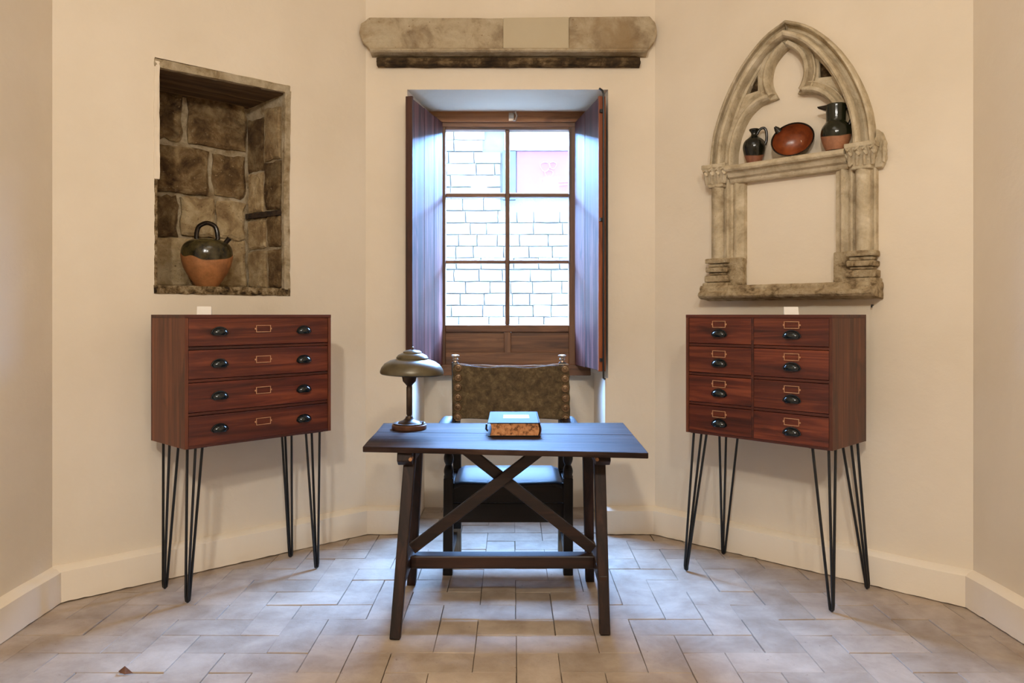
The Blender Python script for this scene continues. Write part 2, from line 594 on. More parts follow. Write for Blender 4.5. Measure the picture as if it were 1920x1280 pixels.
def catmull(pts, n=6, closed=False):
    out = []
    P = [Vector(p) for p in pts]
    m = len(P)
    for i in range(m if closed else m - 1):
        p0 = P[(i - 1) % m] if (closed or i > 0) else P[i] * 2 - P[i + 1]
        p1, p2 = P[i], P[(i + 1) % m]
        p3 = P[(i + 2) % m] if (closed or i + 2 < m) else P[(i + 1) % m] * 2 - P[i]
        for k in range(n):
            t = k / n
            out.append(0.5 * ((2 * p1) + (-p0 + p2) * t + (2 * p0 - 5 * p1 + 4 * p2 - p3) * t * t + (-p0 + 3 * p1 - 3 * p2 + p3) * t ** 3))
    if not closed:
        out.append(P[-1])
    return out

# ------------------------------------------------------------------ room plan
A = (-2.145, 3.484)          # far left corner
B = (-0.90, 4.594)           # left end of the window wall
B2 = (0.88, 4.594)           # right end of the window wall
A2 = (2.12, 3.432)           # far right corner
C = (-1.88, -2.4)            # behind the camera
C2 = (2.20, -2.4)
ANG_L = math.atan2(B[1] - A[1], B[0] - A[0])
ANG_R = math.atan2(A2[1] - B2[1], A2[0] - B2[0])
LEN_L = math.hypot(B[0] - A[0], B[1] - A[1])
LEN_R = math.hypot(A2[0] - B2[0], A2[1] - B2[1])
TOP = 3.9

def wall_obj(name, mb, mat=M['wall'], loc=(0, 0, 0), rz=0):
    o = mb.build(name, mat)
    o.location = loc
    o.rotation_euler = (0, 0, rz)
    return tag(o, kind='structure')

# window wall: opening for the deep recess
mb = MB()
D0 = 0.75
mb.box(-1.5, -0.645, 0, D0, -0.1, TOP)
mb.box(0.592, 1.5, 0, D0, -0.1, TOP)
mb.box(-0.645, 0.592, 0, D0, 2.725, TOP)
mb.box(-0.645, -0.612, 0, D0, -0.1, 0.95)
mb.box(0.572, 0.592, 0, D0, -0.1, 0.95)
mb.box(-0.612, 0.572, 0.616, D0, -0.1, 0.95)
mb.prism([(-0.645, 0), (-0.56, 0.56), (-0.56, D0), (-0.645, D0)], 0.95, 2.725, 'Z')
mb.prism([(0.592, 0), (0.592, D0), (0.53, D0), (0.53, 0.56)], 0.95, 2.725, 'Z')
wall_front = wall_obj('wall_front', mb, M['wall'], (0, 4.594, 0))

# left angled wall with the niche
NX0, NX1, NZ0, NZ1, ND = 0.449, 1.172, 1.452, 2.645, 0.38
mb = MB()
T = 0.62
mb.box(-0.35, NX0, 0, T, -0.1, TOP)
mb.box(NX1, LEN_L + 0.2, 0, T, -0.1, TOP)
mb.box(NX0, NX1, 0, T, -0.1, NZ0)
mb.box(NX0, NX1, 0, T, NZ1, TOP)
mb.box(NX0, NX1, ND + 0.03, T, NZ0, NZ1)
wall_left = wall_obj('wall_left', mb, M['wall'], (A[0], A[1], 0), ANG_L)
mb = MB().box(-0.2, LEN_R + 0.35, 0, T, -0.1, TOP)
wall_right = wall_obj('wall_right', mb, M['wall'], (B2[0], B2[1], 0), ANG_R)

def side_wall(name, p, q, out):
    L = math.hypot(q[0] - p[0], q[1] - p[1])
    a = math.atan2(q[1] - p[1], q[0] - p[0])
    mb = MB().box(-0.3, L + 0.3, 0 if out > 0 else -0.4, 0.4 if out > 0 else 0, -0.1, TOP)
    return wall_obj(name, mb, M['wall'], (p[0], p[1], 0), a)
side_wall('wall_far_left', C, A, 1)
side_wall('wall_far_right', A2, C2, 1)
side_wall('wall_back', C2, C, 1)
ceiling = wall_obj('ceiling', MB().box(-3.2, 3.2, -3.0, 5.4, TOP - 0.001, TOP + 0.3), M['ceiling'])

# floor: mortar bed with herringbone tiles on it
floor = wall_obj('floor', MB().box(-3.2, 3.2, -3.0, 5.3, -0.12, -0.012), M['mortar'])

def halfplane(p, q, inset=0.0):
    """left side of p->q is inside"""
    dx, dy = q[0] - p[0], q[1] - p[1]
    L = math.hypot(dx, dy)
    a, b = dy / L, -dx / L
    return (a, b, a * p[0] + b * p[1] - inset)
ring = [C, C2, A2, B2, B, A]
PLANES = [halfplane(ring[i], ring[(i + 1) % 6], 0.004) for i in range(6)]
U = 0.165
GX, GY = 0.017, 3.128 - 0.165 * 2 - 0.0
UY = 0.163
def tile_mesh(mb, poly, z0, seed):
    rg = random.Random(seed)
    n = len(poly)
    cx = sum(p[0] for p in poly) / n
    cy = sum(p[1] for p in poly) / n
    tx, ty = rg.uniform(-.012, .012), rg.uniform(-.012, .012)
    dz = rg.uniform(-.0015, .0012)
    def Z(p):
        return dz + (p[0] - cx) * tx + (p[1] - cy) * ty
    c = 0.002
    ins = []
    for p in poly:
        dx, dy = cx - p[0], cy - p[1]
        L = math.hypot(dx, dy) or 1
        ins.append((p[0] + dx / L * c, p[1] + dy / L * c))
    vs = [(p[0], p[1], z0) for p in poly] + [(p[0], p[1], Z(p) - 0.003) for p in poly] + [(p[0], p[1], Z(p)) for p in ins]
    fs = [tuple(2 * n + i for i in range(n))]
    for k in (0, 1):
        fs += [(k * n + i, k * n + (i + 1) % n, (k + 1) * n + (i + 1) % n, (k + 1) * n + i) for i in range(n)]
    mb.add(vs, fs)
far_tiles = MB()
count = 0
for j in range(-34, 17):
    for i in range(-16, 17):
        k = (i + j) % 4
        x, y = GX + i * U, GY + j * UY
        if k == 1:
            w, h = 2 * U, UY
        elif k == 3:
            w, h = U, 2 * UY
        else:
            continue
        g = 0.0012
        rg = random.Random(i * 91 + j * 17)
        def jt():
            return rg.uniform(-0.0012, 0.0012)
        poly = [(x + g + jt(), y + g + jt()), (x + w - g + jt(), y + g + jt()), (x + w - g + jt(), y + h - g + jt()), (x + g + jt(), y + h - g + jt())]
        pieces = [clip_poly(poly, PLANES)]
        if y + h > 4.594 - 0.004:
            pieces.append(clip_poly(poly, [(-1, 0, 0.608), (1, 0, 0.568), (0, 1, 5.206), (0, -1, -4.5925)]))
        for pc in pieces:
            if len(pc) < 3:
                continue
            ar = 0.5 * abs(sum(pc[a][0] * pc[(a + 1) % len(pc)][1] - pc[(a + 1) % len(pc)][0] * pc[a][1] for a in range(len(pc))))
            if ar < 0.0006:
                continue
            if y + h > 2.25:
                t = MB()
                tile_mesh(t, pc, -0.012, i * 7 + j * 131)
                t.build('tile', M['tile'], floor)
                count += 1
            else:
                tile_mesh(far_tiles, pc, -0.012, i * 7 + j * 131)
tag(far_tiles.build('tile_paving', M['tile'], floor), kind='stuff')

# baseboards: a low painted plaster plinth with an uneven lower edge
def baseboard(name, loc, rz, x0, x1, h=0.155, t=0.05, trim0=0.0, trim1=0.0):
    n = max(2, int((x1 - x0) / 0.03))
    rg = random.Random(name)
    mb = MB()
    vs = []
    for i in range(n + 1):
        k = i / n
        x = x0 + (x1 - x0) * k
        nz = noise.noise(Vector((x * 3, 0, len(name))))
        n2 = noise.noise(Vector((x * 22, 3, len(name))))
        top = h + 0.005 * nz
        fo = -t + 0.004 * nz
        low = 0.004 + 0.007 * max(0, n2 + 0.2)
        xs = [x, x, x, x, x]
        # mitre at the ends
        def mx(y):
            if k == 0:
                return x - trim0 * y
            if k == 1:
                return x + trim1 * y
            return x
        vs += [(mx(0), 0, top + 0.012), (mx(fo * .5), fo * 0.55, top + 0.006), (mx(fo), fo, top - 0.008), (mx(fo), fo - 0.003 * n2, low), (mx(0), 0, -0.01)]
    fs = []
    for i in range(n):
        for k in range(4):
            fs.append((i * 5 + k, i * 5 + k + 1, (i + 1) * 5 + k + 1, (i + 1) * 5 + k))
    fs.append((0, 1, 2, 3, 4))
    fs.append(tuple(n * 5 + k for k in (4, 3, 2, 1, 0)))
    mb.add(vs, fs)
    o = mb.build(name, M['baseboard'], None, 0, True, angle=50)
    o.location, o.rotation_euler = loc, (0, 0, rz)
    return tag(o, kind='structure')
baseboard('baseboard_left', (A[0], A[1], 0), ANG_L, 0, LEN_L, trim0=-0.0, trim1=0.0)
baseboard('baseboard_right', (B2[0], B2[1], 0), ANG_R, 0, LEN_R)
baseboard('baseboard_front_left', (B[0], B[1], 0), 0, 0, 0.288)
baseboard('baseboard_front_right', (0.572, B2[1], 0), 0, 0, 0.308)
LF = math.hypot(C[0] - A[0], C[1] - A[1])
baseboard('baseboard_far_left', (C[0], C[1], 0), math.atan2(A[1] - C[1], A[0] - C[0]), 0, LF)
baseboard('baseboard_far_right', (A2[0], A2[1], 0), math.atan2(C2[1] - A2[1], C2[0] - A2[0]), 0, math.hypot(C2[0] - A2[0], C2[1] - A2[1]))

# ------------------------------------------------------------------ street and facade outside
street = wall_obj('street', MB().box(-14, 14, 5.35, 9.9, -0.3, -0.2), M['street'])
# unseen outer wall of this building, made tall to keep skylight off the facade
up = MB().box(-14, 14, 5.0, 5.34, TOP + 0.3, 16.0)
up.box(-14, -1.4, 4.9, 5.34, -0.3, TOP + 0.3).box(1.4, 14, 4.9, 5.34, -0.3, TOP + 0.3)
wall_obj('wall_sky_block', up, M['facade_mortar'])
facade = tag(empty('facade', (0, 9.5, -0.2)), 'pale stone building facade across the street behind the window', 'building')
MB().box(-14, 14, 0.03, 0.6, 0, 3.95).build('facade_wall', M['facade_mortar'], facade)
bricks = MB()
rg = random.Random(3)
row_h = 0.15
shared = {}
PX0, PX1, PZ0, PZ1 = 0.08, 1.30, 3.10, 3.62     # the red panel (local z is from the street)
for r in range(26):
    z = 0.02 + r * row_h + rg.uniform(-.006, .006)
    x = -6.0 + rg.uniform(0, 0.3)
    while x < 5.9:
        w = rg.uniform(0.2, 0.42)
        xa, xb = x + 0.006, x + w - 0.006
        x += w
        if xb > -0.14 and xa < PX1 + 0.06 and z + row_h > PZ0 - 0.08 and z < PZ1 + 0.0:
            if xa < -0.14:
                xb = -0.15
            else:
                continue
        if xb > -0.1 and PZ1 - 0.02 < z + 0.1 < PZ1 + 0.27 and xa < 2.2:
            continue
        if xb - xa < 0.05:
            continue
        st = slab_outline(xb - xa, row_h - 0.012, 0.035 + rg.uniform(0, .012), 0.004, r * 100 + int(x * 50), 2, 0.008)
        mt = Matrix.Translation((xa, 0.03, z))
        if abs((xa + xb) / 2) < 1.25 and 1.2 < z < 4.1:
            MB().add(st.v, st.f, mt).build('stone', M['facade'], facade)
        else:
            bricks.add(st.v, st.f, mt)
tag(bricks.build('stonework', M['facade'], facade), kind='stuff')
MB().box(-0.1, 2.2, -0.03, 0.03, PZ1 + 0.005, PZ1 + 0.24).build('door_lintel', M['facade'], facade, 0.01)
MB().box(-0.12, 0.05, -0.02, 0.03, PZ0 - 0.1, PZ1).build('door_jamb', M['facade_frame'], facade, 0.01)
pn = MB().box(PX0 - 0.02, PX1, 0.0, 0.03, PZ0 - 0.06, PZ1).build('painted_panel', M['facade_panel'], facade)
doodle = MB()
for cx, cz, rr in ((0.42, 3.42, .06), (0.52, 3.44, .045), (0.47, 3.33, .05), (0.52, 3.22, .06)):
    doodle.tube([(cx + rr * math.cos(t) * (1 + .2 * math.sin(3 * t)), -0.003, cz + rr * math.sin(t)) for t in [2 * PI * k / 16 for k in range(16)]], 0.009, 6, True, 0.4)
for zz in (3.19, 3.23):
    doodle.tube([(0.6, -0.003, zz), (0.78, -0.003, zz + 0.005)], 0.008, 6)
doodle.build('painted_scrawl', M['chalk'], pn)
MB().box(-14, 14, -0.12, 0.6, 3.95, 4.05).build('coping', M['facade'], facade, 0.02)

# ------------------------------------------------------------------ window
win = tag(empty('window_1', (-0.022, 5.15, 0.0)), kind='structure')
# outer fixed frame
fx0, fx1 = -0.53, 0.545
box('window_frame', M['window_wood'], win, fx0, -0.475, -0.02, 0.07, 0.935, 2.66, 0.004)
box('window_frame', M['window_wood'], win, 0.475, fx1, -0.02, 0.07, 0.935, 2.66, 0.004)
o = box('window_head', M['beam_wood'], win, -0.545, 0.555, -0.06, 0.08, 2.655, 2.735, 0.006)
roughen(o, 0.004, 0.06, 3)
box('window_head', M['window_wood_x'], win, -0.49, 0.49, -0.04, 0.07, 2.625, 2.662, 0.003)
o = box('window_sill', M['window_wood_x'], win, -0.55, 0.56, -0.06, 0.07, 0.925, 1.0, 0.006)
roughen(o, 0.006, 0.05, 3)
# sash
gx0, gxm0, gxm1, gx1 = -0.434, -0.0255, 0.0065, 0.412
gz = [1.27, 1.689, 1.719, 2.146, 2.179, 2.609]
box('sash_stile', M['window_wood'], win, -0.476, gx0, -0.035, 0.035, 0.99, 2.63, 0.004)
box('sash_stile', M['window_wood'], win, gx1, 0.476, -0.035, 0.035, 0.99, 2.63, 0.004)
box('sash_rail', M['window_wood_x'], win, gx0, gx1, -0.03, 0.035, 2.609, 2.63, 0.003)
box('sash_rail', M['window_wood_x'], win, gx0, gx1, -0.03, 0.035, 1.222, 1.27, 0.004)
box('sash_rail', M['window_wood_x'], win, gx0, gx1, -0.034, 0.035, 0.99, 1.083, 0.004)
box('muntin', M['window_wood'], win, gxm0, gxm1, -0.025, 0.03, 1.27, 2.609, 0.007)
for z0, z1 in ((1.689, 1.719), (2.146, 2.179)):
    for a, b in ((gx0, gxm0 + .004), (gxm1 - .004, gx1)):
        box('muntin', M['window_wood_x'], win, a, b, -0.022, 0.028, z0 + .003, z1 - .003, 0.006)
box('sash_stile', M['window_wood'], win, -0.033, 0.015, -0.032, 0.03, 1.05, 1.222, 0.006)
for a, b in ((gx0, -0.033), (0.015, gx1)):
    box('sash_panel', M['window_wood_x'], win, a, b, -0.008, 0.02, 1.083, 1.222)
for k in range(3):
    for a, b in ((gx0, gxm0), (gxm1, gx1)):
        box('pane', M['glass'], win, a - .003, b + .003, 0.004, 0.008, gz[2 * k] - .003, gz[2 * k + 1] + .003)
# iron latch on the head beam
lt = MB().tube([(0.03, -0.065, 2.71), (0.045, -0.085, 2.715), (0.055, -0.085, 2.69), (0.045, -0.08, 2.66), (0.03, -0.075, 2.66)], 0.006, 8)
lt.box(0.0, 0.035, -0.07, -0.055, 2.66, 2.715)
lt.build('latch', M['finial'], win, 0, True)

def shutter(hx, hy, ox, oy, sgn):
    """from the hinge line to the free edge; the room-facing side is away from the jamb"""
    L = math.hypot(ox - hx, oy - hy)
    a = math.atan2(oy - hy, ox - hx)
    g = empty('shutter', (hx + 0.022, hy - 5.15, 0.0), a, win)
    g['label'] = 'open plank shutter on the left side' if sgn < 0 else 'open plank shutter on the right side, with iron rod'
    t = 0.028
    # local x runs to the free edge, local +y*sgn is towards the jamb
    y0, y1 = (0, t * sgn * -1)
    cuts = [0, 0.30, 0.62, 1.0] if sgn < 0 else [0, 0.46, 1.0]
    for i in range(len(cuts) - 1):
        xa, xb = L * cuts[i] + .0012, L * cuts[i + 1] - .0012
        MB().box(xa, xb, min(y0, y1), max(y0, y1), 1.0 + .004 * i, 2.652 - .003 * i).build('plank', M['shutter'], g, 0.003)
    # edge lipping along the free edge
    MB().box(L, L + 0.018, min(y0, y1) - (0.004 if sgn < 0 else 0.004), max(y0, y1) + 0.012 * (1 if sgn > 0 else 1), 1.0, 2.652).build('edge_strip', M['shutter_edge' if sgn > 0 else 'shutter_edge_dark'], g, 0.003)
    ym = (y0 + y1) / 2
    if sgn > 0:
        rod = MB().tube([(L + 0.02, ym + .02, 0.955), (L + 0.034, ym + .008, 0.962), (L + 0.034, ym + .008, 1.0), (L + 0.034, ym + .008, 2.66), (L + 0.036, ym - .0, 2.68), (L + 0.04, ym - 0.02, 2.69)], 0.0065, 8)
        for zz in (1.06, 1.9, 2.55):
            rod.box(L + 0.016, L + 0.034, ym - .012, ym + .012, zz, zz + 0.02)
        rod.build('iron_rod', M['black_metal'], g, 0, True)
    for zz in (1.15, 2.5):
        MB().tube([(0.0, ym, zz), (0.0, ym, zz + 0.07)], 0.009, 8).build('hinge', M['black_metal'], g)
shutter(-0.50, 5.10, -0.632, 4.50, -1)
shutter(0.456, 5.10, 0.548, 4.50, 1)

# ------------------------------------------------------------------ carved stone lintel over the window
lin_ = tag(empty('stone_lintel', (-0.024, 4.594, 2.858)), 'long weathered carved stone shelf with rounded ends set above the window', 'stone carving')
def rounded_end(x, s, z0, z1, r):
    return [(x - s * r * (1 - math.cos(t)) , z0 + r * (1 - math.sin(t))) for t in [PI / 2 * k / 6 for k in range(7)]]
zt, zb = 0.288, 0.075
left = [(-0.36, zb), (-0.36, zt), (-0.72 + 0.0, zt), (-0.845, zt), (-0.895, 0.25), (-0.905, 0.19), (-0.885, 0.14), (-0.84, 0.095), (-0.79, zb)]
left = [(-0.03, zb), (-0.03, zt - .004)] + left[2:]
mid_ = [(-0.03, zb), (0.37, zb), (0.37, zt + .004), (-0.03, zt - 0.002)]
right = [(0.37, zb), (0.8, zb), (0.855, 0.1), (0.893, 0.145), (0.905, 0.2), (0.895, 0.26), (0.86, zt + 0.006), (0.37, zt + .004)]
PR = -0.062
o = MB().prism(left, 0.0, PR, 'Y').build('block', M['lintel'], lin_, 0.008); roughen(o, 0.008, 0.05, 3)
o = MB().prism(mid_, 0.0, PR + .004, 'Y').build('block', M['patch'], lin_, 0.004); o['label'] = 'smooth plain plaster infill block'
o = MB().prism(right, 0.0, PR, 'Y').build('block', M['lintel'], lin_, 0.008); roughen(o, 0.008, 0.05, 3)
o = MB().prism([(0, .098), (-.068, .098), (-.082, .09), (-.084, .08), (-.074, .072), (-.03, .064), (0, .064)], -0.835, 0.845, 'X').build('moulding', M['lintel'], lin_, 0.002); roughen(o, 0.004, 0.04, 3)
o = MB().prism([(0, .054), (-.03, .054), (-.044, .046), (-.046, .03), (-.056, .02), (-.056, .006), (-.045, 0), (0, 0)], -0.80, 0.805, 'X').build('ledge', M['lintel_dark'], lin_, 0.002); roughen(o, 0.01, 0.03, 4)

# ------------------------------------------------------------------ stone-lined niche in the left wall (wall_left's own coordinates)
W = wall_left
NB = ND
RX = 1.08                      # inner corner; the right side is splayed
box('niche_back', M['niche_plaster'], W, NX0, NX1, NB, NB + 0.028, NZ0, NZ1)
MB().prism([(RX, NB), (NX1 - .012, 0.012), (NX1, 0.012), (NX1, NB)], NZ0, NZ1, 'Z').build('niche_side', M['niche_plaster'], W)
box('niche_side', M['niche_plaster'], W, NX0, NX0 + 0.015, 0.01, NB, NZ0, NZ1)
o = MB().prism([(0.02, NZ1 - 0.04), (NB, NZ1 - 0.07), (NB, NZ1), (0.02, NZ1)], NX0, NX1, 'X').build('niche_head', wood('niche_head_wood', rgb(46, 32, 20), rgb(100, 76, 50), rgb(146, 118, 82), 'X', 0.8), W)
roughen(o, 0.01, 0.08, 4)
def on_back(px, py):
    k = (px - 960) / F
    ca, sa = math.cos(ANG_L), math.sin(ANG_L)
    ox, oy = A[0] - sa * NB, A[1] + ca * NB
    s = (k * oy - ox) / (ca - k * sa)
    d = oy + sa * s
    return s, H + (590 - py) * d / F
def crop(x, y):
    return 260 + x / 2.6656, 90 + y / 2.6667
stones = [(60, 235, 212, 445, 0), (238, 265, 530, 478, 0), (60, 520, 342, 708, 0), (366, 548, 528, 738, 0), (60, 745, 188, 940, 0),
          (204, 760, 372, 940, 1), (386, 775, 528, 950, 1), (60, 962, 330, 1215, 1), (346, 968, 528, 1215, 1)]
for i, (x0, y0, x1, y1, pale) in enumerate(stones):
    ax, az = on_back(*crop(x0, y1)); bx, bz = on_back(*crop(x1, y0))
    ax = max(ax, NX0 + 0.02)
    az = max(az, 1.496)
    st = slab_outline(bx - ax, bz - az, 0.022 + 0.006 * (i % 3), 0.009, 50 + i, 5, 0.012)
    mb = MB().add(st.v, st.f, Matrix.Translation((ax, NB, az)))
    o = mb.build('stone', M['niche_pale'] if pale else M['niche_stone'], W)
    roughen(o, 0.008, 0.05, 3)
# splayed right side: stones in the plane from (RX,NB) to (NX1-.012,0)
dx, dy = NX1 - .012 - RX, -(NB - .012)
LS = math.hypot(dx, dy)
aS = math.atan2(dy, dx)
MS = Matrix.Translation((RX, NB, 0)) @ Matrix.Rotation(aS, 4, 'Z')
side = [(.02, .165, 2.19, 2.50, 0), (.185, .33, 2.24, 2.54, 1), (.02, .165, 1.945, 2.175, 1), (.185, .33, 1.955, 2.225, 0), (.02, .19, 1.73, 1.90, 1),
        (.21, .34, 1.74, 1.91, 0), (.02, .20, 1.50, 1.715, 1), (.22, .34, 1.50, 1.72, 0)]
for i, (a, b, z0, z1, pale) in enumerate(side):
    st = slab_outline(b - a, z1 - z0, 0.014 + 0.004 * (i % 2), 0.006, 90 + i, 4, 0.008)
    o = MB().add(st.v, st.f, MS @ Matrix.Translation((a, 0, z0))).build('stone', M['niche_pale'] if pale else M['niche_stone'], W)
    roughen(o, 0.006, 0.05, 3)
o = MB().box(0.012, LS - 0.02, -0.02, 0, 1.910, 1.942, MS).build('slot_shade_bar', M['slot'], W, 0.003)  # dark bar standing in for the shade inside a recessed slot
roughen(o, 0.012, 0.03, 4)
# broken plaster margin round the opening
def strip(pts, w, y0, y1, name, mat, rough=0.008):
    mb = MB()
    for (p, q) in zip(pts, pts[1:]):
        mb.prism([p, q, (q[0] + w[0], q[1] + w[1]), (p[0] + w[0], p[1] + w[1])], y0, y1, 'Y')
    return roughen(mb.build(name, mat, W), rough, 0.03, 4)
strip([(NX0 - .004, NZ1 - .048), (NX1 + .002, NZ1 - .040)], (0, .042), -0.004, 0.03, 'niche_margin', M['niche_plaster'], 0.01)
strip([(NX1 - .032, NZ0 + .03), (NX1 - .036, 2.0), (NX1 - .026, NZ1 - .03)], (.034, 0), -0.004, 0.03, 'niche_margin', M['niche_plaster'], 0.012)
strip([(NX0 - .004, 2.03), (NX0 - .004, NZ1 - .02)], (.026, 0), -0.004, 0.03, 'niche_margin', M['wall'], 0.012)
strip([(NX0 - .002, NZ0 + .03), (NX0 - .002, 2.03)], (.014, 0), 0.0, 0.04, 'niche_margin', M['sill_stone'], 0.012)
o = MB().box(NX0 - .004, NX1 + .002, -0.006, NB, NZ0 - .004, 1.490).build('niche_sill', M['sill_stone'], W)
roughen(o, 0.012, 0.025, 5)

# ------------------------------------------------------------------ gothic arch on the right wall
arch = tag(empty('gothic_arch', (B2[0] + math.cos(ANG_R) * 0.845, B2[1] + math.sin(ANG_R) * 0.845, 1.42), ANG_R),
           'carved pale stone gothic arch with trefoil tracery, columns, crossbar and sill on the right wall', 'stone carving')
ZK = 0.982
def az_(z):
    return H + (z - H) * ZK - 1.42
def sweep(path, prof, name, mat, smooth=True, inward=1):
    """path: (x,z) list; prof: (a inward, off) list"""
    n = len(path)
    vs, fs = [], []
    for i, p in enumerate(path):
        a = path[max(i - 1, 0)]
        b = path[min(i + 1, n - 1)]
        t1 = Vector((p[0] - a[0], p[1] - a[1])) if i > 0 else Vector((b[0] - p[0], b[1] - p[1]))
        t2 = Vector((b[0] - p[0], b[1] - p[1])) if i < n - 1 else t1
        t1.normalize(); t2.normalize()
        nn = Vector((-t1.y - t2.y, t1.x + t2.x)).normalized() * -1 * inward
        n1 = Vector((-t1.y, t1.x)) * -1 * inward
        c = max(0.45, nn.dot(n1))
        for q, off in prof:
            vs.append((p[0] + nn.x * q / c, -off, p[1] + nn.y * q / c))
    m = len(prof)
    for i in range(n - 1):
        for k in range(m - 1):
            fs.append((i * m + k, i * m + k + 1, (i + 1) * m + k + 1, (i + 1) * m + k))
    fs.append(tuple(range(m)))
    fs.append(tuple((n - 1) * m + k for k in range(m - 1, -1, -1)))
    o = MB().add(vs, fs).build(name, mat, arch, 0, smooth, angle=32)
    return o
half = [(.444, 2.18), (.426, 2.35), (.386, 2.49), (.318, 2.64), (.226, 2.775), (.116, 2.878), (0, 2.936)]
half = [(x, az_(z)) for x, z in half]
rgt = [tuple(v) for v in catmull([(x, 0, z) for x, z in half], 5)]
rgt = [(p[0], p[2]) for p in rgt]
lft = [(-x, z) for x, z in rgt]
full = lft + rgt[-2::-1]
prof_main = [(0, 0), (0, .06), (.005, .074), (.013, .079), (.018, .072), (.019, .046), (.03, .032), (.043, .036), (.052, .056), (.053, .084), (.06, .102), (.071, .110), (.082, .104),
             (.088, .086), (.089, .05), (.1, .044), (.1, 0)]
# sweep the whole arch, then keep each half as its own block by cutting at the apex
k = len(lft)
ap = lft[-1]
def half_arch(pts, side_):
    n = len(pts)
    vs, fs = [], []
    for i, p in enumerate(pts):
        a = pts[max(i - 1, 0)]; b = pts[min(i + 1, n - 1)]
        t = Vector((b[0] - a[0], b[1] - a[1])).normalized()
        nn = Vector((-t.y, t.x)) if side_ > 0 else Vector((t.y, -t.x))
        if i == n - 1:
            t = Vector((p[0] - a[0], p[1] - a[1])).normalized()
            n0 = Vector((-t.y, t.x)) if side_ > 0 else Vector((t.y, -t.x))
            nn = Vector((0, -1.0 / max(0.35, abs(n0.y))))
        for q, off in prof_main:
            vs.append((p[0] + nn.x * q, -off, p[1] + nn.y * q))
    m = len(prof_main)
    for i in range(n - 1):
        for kk in range(m - 1):
            fs.append((i * m + kk, i * m + kk + 1, (i + 1) * m + kk + 1, (i + 1) * m + kk))
    fs.append(tuple(range(m)))
    fs.append(tuple((n - 1) * m + kk for kk in range(m - 1, -1, -1)))
    o = MB().add(vs, fs).build('arch_rib', M['arch'], arch, 0, True, angle=28)
    roughen(o, 0.004, 0.06, 1)
half_arch(rgt, 1)
half_arch(lft, -1)
# tracery plate with holes
def arc2(pts, n=6):
    return [(v[0], v[2]) for v in catmull([(x, 0, z) for x, z in pts], n)]
lobe_side = [(.300, 2.17), (.297, 2.27), (.272, 2.37), (.222, 2.46), (.15, 2.515), (.06, 2.532)]
lobe_top = [(.06, 2.532), (.088, 2.585), (.098, 2.645), (.082, 2.715), (.045, 2.765), (0, 2.80)]
ls = arc2([(x, az_(z)) for x, z in lobe_side]); lt_ = arc2([(x, az_(z)) for x, z in lobe_top])
tref_r = ls + lt_[1:]
tref = tref_r + [(-x, z) for x, z in tref_r[-2::-1]]
inner = []
for i, p in enumerate(rgt):
    a = rgt[max(i - 1, 0)]; b = rgt[min(i + 1, len(rgt) - 1)]
    t = Vector((b[0] - a[0], b[1] - a[1])).normalized()
    nn = Vector((-t.y, t.x))
    x, z = p[0] + nn.x * 0.085, p[1] + nn.y * 0.085
    if x > 0.0:
        inner.append((x, z))
zin = az_(2.83)
inner = [q for q in inner if q[0] > 0.02]
outer_t = inner + [(0, zin + 0.012)] + [(-x, z) for x, z in inner[::-1]]
spl = [(.164, az_(2.690)), (.250, az_(2.580)), (.162, az_(2.590))]
def curve_plate(name, loops, th, off, mat, bevel=0.004):
    cu = bpy.data.curves.new(name, 'CURVE')
    cu.dimensions = '2D'
    cu.fill_mode = 'BOTH'
    cu.extrude = th / 2
    cu.bevel_depth = bevel
    cu.bevel_resolution = 1
    for lp in loops:
        sp = cu.splines.new('POLY')
        sp.points.add(len(lp) - 1)
        for q, p in zip(sp.points, lp):
            q.co = (p[0], p[1], 0, 1)
        sp.use_cyclic_u = True
    tmp = bpy.data.objects.new('tmp', cu)
    COL.objects.link(tmp)
    dg = bpy.context.evaluated_depsgraph_get()
    me = bpy.data.meshes.new_from_object(tmp.evaluated_get(dg))
    bpy.data.objects.remove(tmp)
    me.name = name
    me.transform(Matrix.Translation((0, -off - th / 2, 0)) @ Matrix.Rotation(PI / 2, 4, 'X'))
    me.materials.clear()
    me.materials.append(mat)
    o = bpy.data.objects.new(name, me)
    COL.objects.link(o)
    o.parent = arch
    return o
loop = outer_t + tref[::-1]
curve_plate('tracery', [loop, spl, [(-x, z) for x, z in spl]], 0.032, 0.004, M['arch'], 0.003)
# dark plates that paint shade into the two spandrel eyelets
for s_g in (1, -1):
    MB().prism([(s_g * .155, az_(2.70)), (s_g * .262, az_(2.57)), (s_g * .152, az_(2.58))], 0, -0.006, 'Y').build('eyelet_shade', M['lintel_dark'], arch)
# raised rolls along the trefoil
roll = [(-.004, .0), (-.004, .052), (.0, .066), (.008, .076), (.018, .078), (.026, .070), (.029, .054), (.034, .045), (.042, .048), (.05, .056), (.056, .054), (.058, .03), (.058, 0)]
for pts in (ls[:-2], lt_[2:]):
    for s_g in (1, -1):
        q = [(s_g * x, z) for x, z in pts]
        roughen(sweep(q, roll, 'tracery_rib', M['arch'], inward=s_g), 0.003, 0.05, 0)
